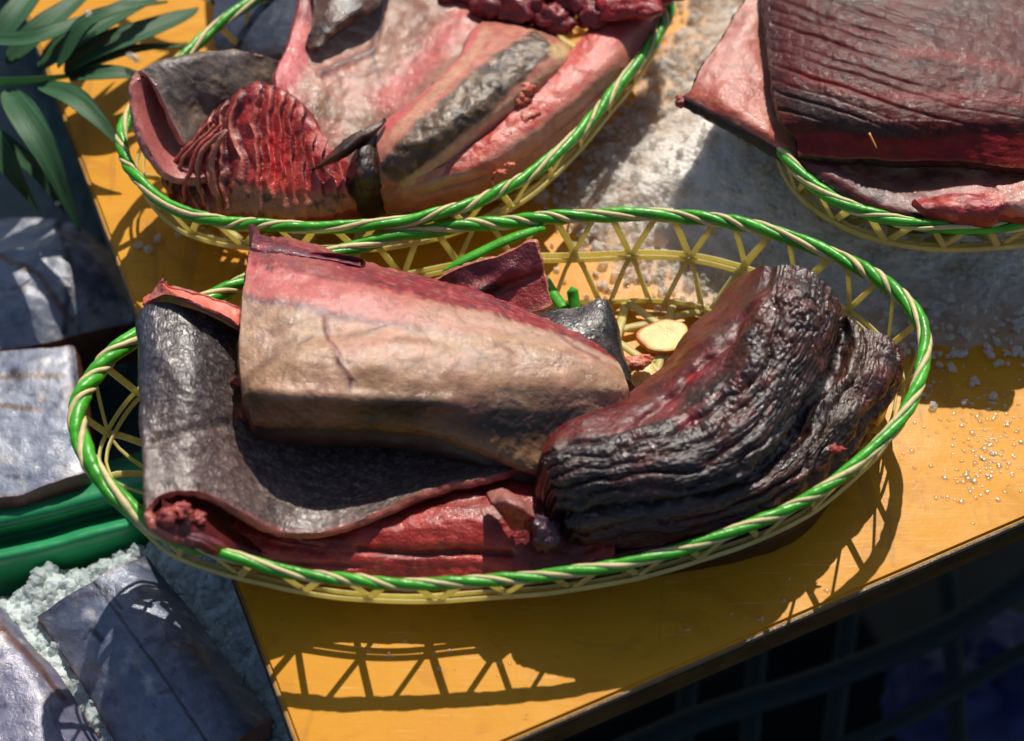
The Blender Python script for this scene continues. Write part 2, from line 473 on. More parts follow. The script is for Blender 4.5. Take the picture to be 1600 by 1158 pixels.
prism('underlay', [c3 + (dr + dl) * .004, c3 + dr * BL + dl * .004, c3 + dr * BL + dl * BW, c3 + dl * BW + dr * .004], -.026, -BT - .0002, simple('dark_underlay', (.03, .022, .015), .6), board, .0005)

# droplets on the board
def droplets():
    Vs, Fs, off = [], [], 0; sp = []
    for cu, cv, ru, rv, k in ((1545, 700, 45, 60, 150), (1500, 750, 60, 40, 40), (1420, 590, 90, 50, 60), (1250, 960, 120, 40, 26), (330, 390, 60, 30, 10), (1480, 640, 110, 60, 50), (1000, 500, 120, 60, 60), (700, 1030, 160, 30, 12)):
        for _ in range(k): sp.append((random.gauss(cu, ru * .6), random.gauss(cv, rv * .6), random.uniform(.0004, .0011) * random.choice((1, 1, 1.5))))
    n = 8
    for u, v, r in sp:
        p = P(u, v, 0)
        if (p[:2] - c3) @ nf > -.004 or (p[:2] - c3) @ nl > -.004: continue
        a = np.arange(n) / n * 2 * math.pi; rr = r * (1 + .25 * np.random.default_rng(int(u * 7) & 65535).normal(size=n))
        ring = lambda s, z: np.stack([p[0] + rr * s * np.cos(a), p[1] + rr * s * np.sin(a), np.full(n, z)], -1)
        V = np.vstack([ring(1, .00003), ring(.8, r * .32), ring(.4, r * .48), [[p[0], p[1], r * .52]]])
        F = np.vstack([grid_faces(3, n, wrap=True), np.stack([2 * n + np.arange(n), 2 * n + (np.arange(n) + 1) % n, np.full(n, 3 * n), np.full(n, 3 * n)], -1)])
        Vs.append(V); Fs.append(F + off); off += len(V)
    M = Mat('water_drop'); tb = M.N('BsdfTransparent'); gb = M.N('BsdfGlossy'); gb.inputs['Roughness'].default_value = .12; mx = M.N('MixShader'); mx.inputs[0].default_value = .2
    M.L(tb.outputs[0], mx.inputs[1]); M.L(gb.outputs[0], mx.inputs[2]); M.L(mx.outputs[0], M.n['Material Output'].inputs['Surface'])
    V, F = fixquads(np.vstack(Vs), np.vstack(Fs))
    o = mesh_np('water_drops', V, F, M.m)
    tag(o, 'tiny water drops scattered over the yellow board', 'water drops', kind='stuff')


droplets()


# ------------------------------------------------------------------ baskets
def basket(label, path, H, scale_fn, floor_z=.004, pitch=.050, tight=1.0, phase=0.0, in1=.0045, in2=.023, ringh=.5):
    """path: closed world xy(z) points of the rim"""
    q, Lr = resample_closed(closed(path, 800), 1600)
    cen = q.mean(0); b = thing('oval_basket', label, 'basket', (cen[0], cen[1], floor_z - .002), 'oval woven fish baskets')
    n = len(q); tan = np.roll(q, -1, 0) - np.roll(q, 1, 0); tan /= np.linalg.norm(tan, axis=1)[:, None]
    out = np.cross(tan, [0, 0, 1.0]); out /= np.linalg.norm(out, axis=1)[:, None]
    if ((q - cen) * out).sum(1).mean() < 0: out = -out
    upv = np.cross(out, tan); upv *= np.sign(upv[:, 2:3].mean())
    turns = round(Lr / pitch); s = np.arange(n) / n
    ls = s * turns * 2 * math.pi + phase + 2.6 * perlin(np.stack([np.cos(s * 6.283) * 2.5, np.sin(s * 6.283) * 2.5, s * 0], -1))
    sc = scale_fn(s, q)
    jig = perlin(np.stack([np.cos(s * 6.283) * 7, np.sin(s * 6.283) * 7, s * 0 + 3], -1)) * .0011
    R0 = .0030 * tight * sc
    for nm, mat, ph, half, pk, bs in (('green_strand', M_green, 0, 66, 1.0, .70), ('cream_strand', M_cream, math.pi / 2, 31, .97, .72),
                                      ('green_strand', M_green, math.pi, 66, 1.0, .70), ('cream_strand', M_cream, 1.5 * math.pi, 29, .95, .72)):
        k = 9; f = np.linspace(-1, 1, k); al = math.radians(half)
        wid = 1 + .3 * perlin(np.stack([np.cos(s * 6.283) * 8, np.sin(s * 6.283) * 8, s * 0 + ph], -1))
        ang = (ls + ph)[:, None] + f[None] * al * wid[:, None]
        rad = R0[:, None] * (bs + (pk - bs) * np.cos(f[None] * math.pi / 2) ** .6) * (1 + .09 * perlin(np.stack([np.cos(s * 6.283) * 30, np.sin(s * 6.283) * 30, s * 0 + ph + 5], -1)))[:, None]
        ang = np.concatenate([ang, (ls + ph)[:, None]], 1); rad = np.concatenate([rad, R0[:, None] * .12], 1)
        V = (q + jig[:, None] * upv)[:, None] + np.cos(ang)[..., None] * rad[..., None] * out[:, None] + np.sin(ang)[..., None] * rad[..., None] * upv[:, None]
        i = np.arange(n)[:, None]; j = np.arange(k + 1)[None]; i2 = (i + 1) % n; j2 = (j + 1) % (k + 1)
        F = np.stack([i * (k + 1) + j, i2 * (k + 1) + j, i2 * (k + 1) + j2, i * (k + 1) + j2], -1).reshape(-1, 4)
        mesh_np(nm, V.reshape(-1, 3), F, mat, b)
    # wall lattice
    nper = max(24, int(round(Lr / .0262)))

    def wp(th, w):
        """point on the wall: th in periods, w 0 rim .. 1 mid ring .. 2 foot ring"""
        th = np.asarray(th, float); w = np.asarray(w, float)
        x = (th / nper) % 1 * n; i = x.astype(int) % n; j = (i + 1) % n; f = (x - np.floor(x))[:, None]
        p = q[i] * (1 - f) + q[j] * f; o = out[i] * (1 - f) + out[j] * f
        ins = np.interp(w, [0, 1, 2], [.0, in1, in2]); hh = np.interp(w, [0, 1, 2], [0, ringh, 1])
        z = p[:, 2] * (1 - hh) + floor_z * hh
        r = p - o * ins[:, None]; r[:, 2] = z; return r

    def strip(name, pts, wid, nrm, lift):
        pts = pts + nrm * lift
        o = tube(name, pts, wid, M_straw, b, sides=6, flat=.32, normal=nrm); return o
    for k in range(nper):
        for sg in (1, -1):
            w = np.linspace(0, 2.0, 9); th = k + sg * (.13 + .37 * w + .03 * (w > 1)) + .04 * math.sin(k * 3.7)
            p = wp(th, w); x = (th / nper % 1 * n).astype(int) % n; nr = out[x] + np.array([0, 0, .25])
            nr /= np.linalg.norm(nr, axis=1)[:, None]
            strip('lattice_strip', p, (.0015 * random.uniform(.8, 1.15)), nr, .0005 * sg)
    for w, lf in ((1, .0012), (1.97, .0012), (1.03, -.0012)):
        th = np.linspace(0, nper, 220)[:-1]; p = wp(th, np.full(len(th), w) + .03 * np.sin(th * 2.1)); x = (th / nper % 1 * n).astype(int) % n
        V, F = tube_np(p + out[x] * lf, .0017, 6, .4, out[x], close=True)
        mesh_np('ring_strip', V, F, M_straw, b)
    # floor weave: three directions clipped to the foot ring
    foot = wp(np.linspace(0, nper, 200)[:-1], np.full(199, 2.0))[:, :2]; fc = foot.mean(0)
    for fam, ang in enumerate((8, 68, 128)):
        a = math.radians(ang + 9); d = np.array([math.cos(a), math.sin(a)]); nn = np.array([-d[1], d[0]])
        for k in range(-9, 10):
            o_ = (k + .33 * fam) * .0205; t = []
            for i in range(len(foot)):
                p0, p1 = foot[i], foot[(i + 1) % len(foot)]; s0, s1 = (p0 - fc) @ nn - o_, (p1 - fc) @ nn - o_
                if s0 * s1 < 0: f = s0 / (s0 - s1); t.append(((p0 * (1 - f) + p1 * f) - fc) @ d)
            if len(t) != 2 or abs(t[1] - t[0]) < .02: continue
            x = np.linspace(min(t), max(t), 10); pts = np.stack([fc[0] + d[0] * x + nn[0] * o_, fc[1] + d[1] * x + nn[1] * o_,
                                                                 np.full(10, floor_z + .0007 * fam) + .0004 * np.sin(x * 300)], -1)
            tube('floor_strip', pts, .0020, M_straw, b, sides=6, flat=.35)
    return b


RIM1 = [(120, 655), (133, 610), (165, 565), (215, 525), (270, 490), (340, 460), (400, 430), (480, 405), (560, 385), (640, 366), (720, 354), (800, 346), (880, 340), (980, 336), (1080, 339), (1160, 350), (1220, 367), (1290, 392), (1350, 422), (1400, 456), (1432, 492), (1445, 530), (1440, 580), (1425, 625), (1400, 665), (1350, 715), (1290, 762), (1220, 800), (1140, 832), (1050, 862), (950, 885), (850, 900), (750, 908), (640, 912), (540, 906), (450, 893), (380, 875), (310, 855), (250, 830), (210, 800), (165, 755), (135, 710)]
RIM2 = [(192, 200), (197, 250), (225, 290), (270, 325), (340, 345), (420, 352), (500, 355), (600, 350), (700, 330), (800, 290), (870, 240), (920, 190), (970, 130), (1010, 80), (1045, 20), (1050, -40), (1020, -95), (940, -140), (820, -150), (700, -130), (600, -105), (500, -65), (410, -10), (335, 45), (290, 85), (230, 140)]


def rim_world(px, z):
    a = np.array(px, float); return P(a[:, 0], a[:, 1], np.full(len(a), z))


def sc1(s, q):
    # strands lie loose at the left end of the front basket, tight along the front
    x = (q[:, 0] - q[:, 0].min()) / np.ptp(q[:, 0]); y = (q[:, 1] - q[:, 1].min()) / np.ptp(q[:, 1])
    return .88 + .45 * (1 - smooth(x, .02, .22)) + .25 * smooth(y, .5, .9) + .15 * smooth(x, .85, 1)


basket1 = basket('large front basket, wholly in view, overhanging the left edge of the yellow board', rim_world(RIM1, .037 + .011 * ((np.array(RIM1, float)[:, 0] - 783) / 663) ** 2), .035, sc1, ringh=.6, in1=.005)
basket('basket at the back left, holding the gilled carcass next to the palm leaves', rim_world(RIM2, .043), .05, lambda s, q: 1 + .0 * s, pitch=.052, phase=2)
a_ = np.arange(40) / 40 * 2 * math.pi; ca, sa = math.cos(.674), math.sin(.674)
e3 = np.stack([.2611 + .17 * np.cos(a_) * ca - .10 * np.sin(a_) * sa, .172 + .17 * np.cos(a_) * sa + .10 * np.sin(a_) * ca, np.full(40, .065)], -1)
e3 = CAM + (e3 - CAM) * ((.055 - CAM[2]) / (.065 - CAM[2]))
basket('basket at the back right, mostly outside the picture, standing on crushed ice', e3, .05, lambda s, q: 1 + .0 * s, floor_z=.02, pitch=.052, phase=1)
# loose ends of the rim cane of the front basket
for pts, r in (([(690, 424, 2.9), (735, 402, 3.1), (790, 376, 3.4), (850, 354, 3.6)], .0024), ([(845, 425, 1.2), (862, 455, 1.3), (882, 482, 1.5)], .0026),
               ([(893, 447, 2.2), (896, 465, 1.8), (900, 490, 1.4)], .0026), ([(340, 478, 3.3), (372, 450, 3.5), (420, 428, 3.6)], .002)):
    a = cr1(np.array(pts, float), 24); X = P(a[:, 0], a[:, 1], a[:, 2] / 100)
    tube('loose_strand', X, r * smooth(np.arange(24) / 23, -.05, .25), M_green, basket1, sides=10, flat=.6)
#PIECES
def lift(ctrl, cols=0.0, rows=0.0):
    a = np.asarray(ctrl, float).copy(); a[..., 2] += np.broadcast_to(np.asarray(cols, float), a.shape[1:2])[None] + np.broadcast_to(np.asarray(rows, float), a.shape[:1])[:, None]; return a


# ------------------------------------------------------------------ front basket: folded grey skinned slab (left)
def end_thin(S, T, th, e=.06):
    return th * (.35 + .65 * smooth(np.minimum(np.minimum(S, 1 - S), np.minimum(T, 1 - T)), 0, e))


gA = thing('folded_fish_slab', 'folded slab with grey scaled skin at the left end of the front basket', 'fish', P(400, 760, .01))
# columns go round the fold: right end of the upper flap .. fold at the left .. right end of the lower flap; rows front .. back
A = [
    [(830, 722, 2.0), (770, 744, 2.2), (700, 758, 2.2), (640, 778, 2.1), (560, 814, 1.7), (480, 832, 1.6), (415, 822, 2.0), (345, 782, 3.0), (298, 766, 3.4), (255, 772, 3.2), (229, 795, 2.5), (232, 822, 1.7), (256, 843, 1.3), (300, 852, 1.1), (350, 868, 4.0), (420, 890, 2.4)],
    [(840, 680, 2.2), (770, 710, 2.2), (700, 725, 2.0), (640, 738, 1.8), (560, 752, 1.5), (480, 752, 1.5), (410, 722, 2.2), (350, 690, 3.2), (300, 680, 3.8), (250, 690, 3.6), (224, 720, 2.9), (224, 752, 2.0), (240, 785, 1.4), (300, 800, 1.1), (350, 815, 3.6), (420, 830, 2.3)],
    [(840, 640, 2.2), (770, 650, 2.2), (700, 660, 1.9), (640, 668, 1.6), (560, 665, 1.4), (480, 655, 1.6), (400, 610, 2.6), (350, 590, 3.6), (300, 580, 4.2), (250, 590, 3.9), (220, 620, 3.0), (219, 655, 2.1), (235, 690, 1.4), (300, 700, 1.1), (350, 715, 3.2), (420, 730, 2.2)],
    [(840, 600, 2.0), (770, 600, 1.8), (700, 600, 1.6), (640, 590, 1.5), (560, 570, 1.6), (470, 555, 2.0), (395, 530, 3.0), (350, 505, 3.9), (300, 482, 4.4), (255, 472, 4.3), (219, 484, 3.4), (217, 520, 2.3), (232, 560, 1.5), (300, 580, 1.1), (350, 600, 3.0), (420, 620, 2.0)],
]


def paintA(U, V, S, T, X):
    c = base(U, K(66, 56, 60, .76)); lo = smooth(V + .15 * U, 600, 780)
    c = mixc(c, lo * .8, K(122, 98, 92, .70))
    c = mott(c, X, 34, K(50, 45, 46, .72), 0, .5, .45); c = mott(c, X, 420, K(150, 138, 128, .74), .05, .3, .5, seed=3)  # pale speckles are glints off the scales put into the colour
    c = mixc(c, (1 - smooth(U, 222, 262)) * (1 - smooth(V, 560, 700)) * .7, K(48, 56, 78, .7))
    c = blob(c, U, V, 390, 640, 14, 26, 70, K(190, 105, 90), .4)
    # skirt of the cut edge
    e = (1 - smooth(S, .0, .035)); c = mixc(c, e * .9, K(150, 92, 76, .7))
    return c


def dispA(U, V, S, T, X):
    return .0014 * fbm(X, 32, 4) + .0005 * fbm(X, 260, 3) - .0012 * ridge(U, V, [(240, 690), (300, 672), (370, 660)], 9) + .0008 * ridge(U, V, [(250, 560), (330, 640), (390, 660)], 14)


_, A_cut, XA = patch('A', lift(A, [1.3, 1.4, 1.5, 1.7, 2.0, 2.2, 2.4, 2.6, 2.9, 3.2, 3.9, 4.4, 4.5, 3.9, 0, 0], [0, -.25, -.4, -.7]), 150, 230, lambda S, T: .0066 * (.55 + .45 * smooth(S, 0, .05)) * (1 - .3 * smooth(T, .8, 1)), paintA, M_skin, gA, dispA,
                     side_col=K(196, 104, 88, .75), bulge=.3, base_col=K(120, 40, 38, .6), flip=False, top_name='grey_skin')

# lower flap: raw red flesh facing up
AL = [
    [(285, 836, 5.7), (318, 852, 5.3), (370, 882, 3.3), (450, 906, 2.0), (560, 920, 1.6), (680, 924, 1.5), (790, 920, 1.6), (880, 910, 1.7), (960, 892, 1.9)],
    [(282, 826, 5.7), (322, 842, 5.3), (380, 866, 3.6), (460, 890, 2.4), (560, 902, 2.1), (680, 908, 2.0), (790, 902, 2.1), (880, 888, 2.2), (960, 870, 2.3)],
    [(280, 812, 5.5), (325, 825, 4.9), (390, 845, 3.5), (470, 858, 2.7), (560, 866, 2.7), (670, 866, 2.7), (780, 862, 2.7), (880, 846, 2.6), (960, 830, 2.6)],
    [(285, 795, 4.8), (335, 800, 4.0), (410, 820, 3.2), (480, 830, 2.9), (560, 826, 3.1), (670, 816, 3.3), (780, 806, 3.3), (880, 796, 2.9), (960, 790, 2.7)],
    [(285, 740, 4.4), (340, 750, 3.6), (420, 770, 2.8), (500, 780, 2.6), (580, 775, 2.7), (680, 764, 2.9), (790, 756, 2.9), (880, 750, 2.6), (960, 740, 2.4)],
    [(285, 660, 4.0), (340, 670, 3.2), (420, 690, 2.4), (500, 700, 2.3), (580, 700, 2.3), (680, 700, 2.3), (790, 700, 2.2), (880, 700, 2.0), (960, 690, 2.0)],
]


def paintAL(U, V, S, T, X):
    c = base(U, K(186, 58, 48, .85)); c = mott(c, X, 40, K(130, 30, 28, .8), -.1, .35, .8); c = mott(c, X, 130, K(196, 100, 84, .8), .1, .45, .6, seed=4)
    c = stroke(c, U, V, [(560, 858), (640, 866), (720, 862), (800, 866)], 3, K(90, 24, 26), .9)
    c = stroke(c, U, V, [(400, 872), (470, 880), (560, 886)], 3, K(110, 30, 30), .7)
    c = blob(c, U, V, 300, 832, 70, 16, 10, K(120, 70, 82, .8), .5, .9)
    c = blob(c, U, V, 860, 850, 60, 80, 0, K(92, 30, 34, .8), .4, .8)
    return c


def dispAL(U, V, S, T, X):
    uvn = fbm(st3(S + .05 * fbm(X, 40, 2), T, 14, 7), 1, 3)
    return .0006 * uvn + .0008 * fbm(X, 60, 3) + .0006 * fbm(X, 220, 4) - .0022 * ridge(U, V, [(560, 858), (640, 866), (720, 862), (800, 866)], 6) - .001 * ridge(U, V, [(400, 872), (470, 880), (560, 886)], 5)


patch('AL', AL, 110, 220, .006, paintAL, M_flesh, gA, dispAL, side_col=K(150, 70, 66, .7), top_name='red_flesh', side_name='underside', base_col=K(80, 60, 62, .5))
# cut edge seen at the back of the fold: thick pink flesh standing above the skin
A_b = [[(222, 474, 3.9), (240, 466, 4.3), (262, 460, 4.5), (300, 470, 4.6), (335, 484, 4.3), (372, 508, 3.8), (396, 534, 3.0)],
       [(224, 470, 3.7), (238, 460, 4.2), (252, 441, 4.7), (268, 452, 4.5), (320, 466, 4.2), (374, 486, 3.8), (402, 508, 3.0)],
       [(226, 466, 3.3), (240, 458, 3.9), (253, 440, 4.6), (270, 450, 4.4), (322, 464, 4.1), (376, 484, 3.7), (404, 504, 2.9)],
       [(228, 490, 2.2), (242, 482, 2.4), (258, 476, 2.6), (282, 480, 2.6), (324, 494, 2.5), (376, 512, 2.2), (404, 530, 2.0)]]


def paintAb(U, V, S, T, X):
    c = base(U, K(236, 120, 98, .95)); c = mott(c, X, 120, K(246, 170, 150, .95), 0, .4, .7); c = mott(c, X, 90, K(206, 84, 70, .9), .15, .45, .6, seed=2)
    return c


patch('Ab', lift(A_b, 2.7), 40, 110, .002, paintAb, M_cut, gA, lambda U, V, S, T, X: .0009 * fbm(X, 160, 4), side_col=K(180, 84, 74, .7), top_name='cut_edge', side_name='cut_underside')
# small pink tags of flesh inside the fold and on the skin
def nubs(parent, name, spots, mat, col, seed=0):
    for i, (u, v, h, r, ax, ay, az) in enumerate(spots):
        n, m = 22, 26; th = np.linspace(.001, math.pi - .001, n)[:, None]; ph = np.linspace(0, 2 * math.pi, m, endpoint=False)[None]
        D = np.stack([np.sin(th) * np.cos(ph) * ax, np.sin(th) * np.sin(ph) * ay, np.cos(th) * az + 0 * ph], -1)
        c = P(u, v, h / 100); k = 1 + .8 * fbm(D * 1.5 + i * 3.3 + seed, 1, 5)[..., None]
        X = c + D * r * k
        C = np.broadcast_to(col, X.shape) * (1 + .35 * fbm(X, 200, 3, seed=i)[..., None])
        mesh_np(name, X.reshape(-1, 3), grid_faces(n, m, wrap=True, flip=True), mat, parent, np.clip(C, 0, 1).reshape(-1, 3), np.stack([np.repeat(th * r, m, 1).ravel(), np.repeat(ph * r, n, 0).ravel()], -1))


nubs(gA, 'flesh_nub', [(262, 808, 6.4, .0036, 1, 1, .9), (284, 799, 6.2, .0034, 1.2, 1, .8), (308, 810, 5.6, .003, 1.1, 1, .7), (378, 594, 5.6, .0030, 1.3, .8, .8), (366, 604, 5.3, .0022, .8, 1.2, .8)], M_flesh, K(176, 78, 70, .8))

# ------------------------------------------------------------------ front basket: pale belly slab (middle)
gB = thing('belly_slab', 'thick beige belly slab with a red top edge in the middle of the front basket', 'fish', P(650, 620, .02))
Bc = [
    [(398, 366, 3.4), (392, 384, 4.2), (386, 418, 4.9), (379, 470, 5.3), (373, 540, 5.4), (378, 600, 5.0), (386, 638, 4.3), (398, 664, 3.5), (410, 664, 2.4)],
    [(440, 372, 3.4), (440, 392, 4.3), (438, 424, 5.1), (436, 480, 5.5), (434, 550, 5.6), (436, 615, 5.2), (440, 645, 4.5), (446, 668, 3.6), (452, 668, 2.4)],
    [(492, 384, 3.4), (500, 402, 4.3), (508, 436, 5.2), (510, 495, 5.6), (508, 560, 5.7), (510, 618, 5.2), (512, 648, 4.5), (514, 671, 3.6), (516, 672, 2.4)],
    [(570, 406, 3.4), (585, 426, 4.2), (600, 458, 5.1), (606, 510, 5.5), (604, 570, 5.6), (606, 620, 5.1), (606, 652, 4.3), (606, 675, 3.5), (606, 676, 2.4)],
    [(655, 430, 3.4), (672, 448, 4.1), (692, 478, 4.9), (706, 525, 5.4), (704, 578, 5.4), (702, 628, 4.9), (700, 662, 4.1), (696, 690, 3.3), (694, 692, 2.2)],
    [(735, 452, 3.3), (755, 468, 4.0), (776, 496, 4.7), (800, 538, 5.2), (798, 588, 5.2), (792, 634, 4.6), (784, 676, 3.9), (774, 716, 3.1), (770, 720, 2.1)],
    [(815, 482, 3.2), (836, 496, 3.8), (858, 520, 4.5), (886, 554, 5.0), (890, 598, 4.9), (876, 640, 4.3), (862, 690, 3.6), (846, 740, 2.9), (842, 745, 2.0)],
    [(890, 515, 3.1), (908, 527, 3.6), (928, 545, 4.2), (950, 572, 4.7), (958, 606, 4.5), (946, 640, 3.9), (930, 690, 3.3), (915, 740, 2.7), (912, 745, 1.9)],
    [(946, 548, 2.9), (958, 556, 3.3), (968, 566, 3.8), (978, 584, 4.1), (984, 606, 4.0), (980, 634, 3.5), (968, 680, 2.9), (955, 730, 2.3), (952, 735, 1.6)],
]


def paintB(U, V, S, T, X):
    c = base(U, K(190, 148, 114, .78))
    c = mott(c, X, 22, K(212, 150, 126, .78), -.05, .3, .9); XX = X @ np.array([[.8, -.6, 0], [.6, .8, 0], [0, 0, 1.]]) * [.35, 1.6, 1]; c = mott(c, XX, 60, K(222, 178, 150, .8), .05, .35, .7, seed=21); c = mott(c, XX, 44, K(140, 98, 78, .75), .08, .35, .6, seed=23); c = mott(c, X, 60, K(160, 122, 96, .75), .05, .45, .6, seed=2)
    # position across the slab, 0 back edge .. 1 lower front edge
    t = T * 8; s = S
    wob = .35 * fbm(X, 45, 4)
    low = smooth(t + wob, 4.9, 5.35); c = mixc(c, low * (1 - .3 * s), K(112, 72, 28, .75))  # yellow-brown lower band, its colour darkened in place of shading
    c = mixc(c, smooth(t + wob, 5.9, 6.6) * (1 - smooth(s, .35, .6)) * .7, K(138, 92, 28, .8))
    dark = smooth(s, .28, .45) * (1 - smooth(s, .92, 1)) * np.exp(-((t + wob - 5.45) / .55) ** 2); c = mixc(c, np.clip(dark * 1.6, 0, 1) * .95, K(36, 32, 30, .65))  # black streak, deepened in the colour to replace shading on this face
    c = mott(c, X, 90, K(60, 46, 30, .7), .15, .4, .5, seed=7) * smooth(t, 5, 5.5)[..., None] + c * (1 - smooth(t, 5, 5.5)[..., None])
    c = mixc(c, smooth(t + wob, 6.0, 6.5) * smooth(s, .4, .7), K(170, 128, 92, .75))
    # pink flank and red edge at the back
    pk = (1 - smooth(t + .5 * wob, 2.7, 2.95)) * (1 - smooth(s, .25, .62)); c = mixc(c, pk, K(206, 104, 100, .8))
    pl = np.exp(-((t + .5 * wob - 2.86) / .10) ** 2) * (1 - smooth(s, .3, .6)); c = mixc(c, pl * .8, K(118, 62, 74, .8))
    rd = 1 - smooth(t + .8 * wob + .25 * fbm(st3(S, T, 60, 5), 1, 3), 1.75, 2.0); c = mixc(c, rd, K(150, 44, 52, .8))
    c = mixc(c, rd * smooth(fbm(X, 150, 4), 0, .35) * .7, K(96, 38, 58, .8)); c = mixc(c, rd * smooth(fbm(X, 240, 3, seed=5), .1, .35) * .6, K(206, 96, 92, .8))
    c = mixc(c, np.exp(-((t - 2.35 + wob * .6) / .3) ** 2) * smooth(s, .35, .6) * .6, K(216, 182, 168, .8))
    # veins and stains
    vr = random.Random(11)
    for _ in range(26):
        u0, v0 = vr.uniform(400, 930), vr.uniform(440, 600); v0 += max(0, (u0 - 650) * .22); a0 = vr.uniform(.6, 2.2); pts = [(u0, v0)]
        for _k in range(vr.randint(3, 6)): a0 += vr.uniform(-.6, .6); u0 += math.cos(a0) * 12; v0 += math.sin(a0) * 9; pts.append((u0, v0))
        c = stroke(c, U, V, pts, vr.uniform(.8, 1.9), K(*vr.choice(((140, 84, 88), (126, 90, 78), (226, 190, 170), (168, 96, 80))), .8), vr.uniform(.25, .6), .5)
    c = mott(c, X, 420, K(120, 84, 66, .78), .22, .42, .5, seed=33); c = mott(c, X, 15, K(190, 126, 112, .78), .1, .45, .35, seed=35)
    c = stroke(c, U, V, [(506, 482), (509, 500), (514, 514), (513, 526), (524, 540), (530, 552), (529, 566), (540, 578), (548, 590), (546, 612)], 2.8, K(122, 72, 84, .8), .9, .25)
    c = stroke(c, U, V, [(650, 498), (664, 520), (674, 535)], 2, K(150, 96, 86, .8), .6); c = stroke(c, U, V, [(815, 536), (828, 556), (838, 575)], 2, K(128, 84, 90, .8), .7)
    c = stroke(c, U, V, [(870, 520), (900, 545), (935, 560)], 2.4, K(140, 78, 80, .8), .6)
    c = blob(c, U, V, 645, 530, 34, 7, 4, K(158, 92, 56, .8), .6, .8); c = blob(c, U, V, 800, 548, 26, 5, 30, K(150, 92, 66, .8), .6, .6)
    c = blob(c, U, V, 430, 545, 26, 16, 20, K(150, 116, 92, .75), .7, .5); c = blob(c, U, V, 560, 520, 30, 8, -12, K(140, 108, 84, .75), .7, .5)
    for a, b in (((470, 480), (462, 486)), ((488, 520), (466, 536)), ((604, 506), (575, 514))):
        c = stroke(c, U, V, [a, b], 1.6, K(90, 66, 60, .8), .8)
    c = mixc(c, (1 - smooth(s, .0, .035)) * smooth(t, 2, 3) * .5, K(150, 104, 60, .8))
    return c


def dispB(U, V, S, T, X):
    return (.0026 * fbm(X, 26, 3) - .0016 * ridge(U, V, [(430, 520), (560, 505), (700, 530)], 22) + .0014 * ridge(U, V, [(400, 612), (560, 622), (700, 628)], 12) + .0007 * fbm(st3(S, T, 60, 26), 1, 3) * smooth(T, .5, .7) + .0009 * fbm(st3(S, T, 40, 40), 1, 4) * (1 - smooth(T, .12, .3))
            + .0003 * fbm(X, 240, 3) + .0006 * ridge(U, V, [(508, 492), (514, 524), (532, 566), (548, 590)], 4))


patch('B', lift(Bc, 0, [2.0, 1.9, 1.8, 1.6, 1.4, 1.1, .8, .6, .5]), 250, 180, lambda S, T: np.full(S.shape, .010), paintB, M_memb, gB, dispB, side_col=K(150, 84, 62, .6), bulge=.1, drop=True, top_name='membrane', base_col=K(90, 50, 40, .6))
# dark red tab at the top left corner of the slab
tab = [[(398, 350, 3.4), (412, 366, 3.4), (450, 376, 3.4), (500, 388, 3.3), (560, 404, 3.2)], [(394, 378, 4.45), (414, 384, 4.5), (452, 392, 4.5), (510, 404, 4.2), (564, 415, 3.9)], [(388, 404, 4.3), (412, 408, 4.3), (452, 412, 4.2), (516, 414, 3.7), (568, 420, 3.1)]]
patch('tab', lift(tab, 2.05), 50, 90, .004, lambda U, V, S, T, X: mott(base(U, K(112, 44, 60, .8)), X, 150, K(184, 80, 84, .8), 0, .4), M_flesh, gB, lambda U, V, S, T, X: .0012 * fbm(X, 140, 4), side_col=K(90, 30, 40, .7), top_name='red_tab', side_name='tab_underside')

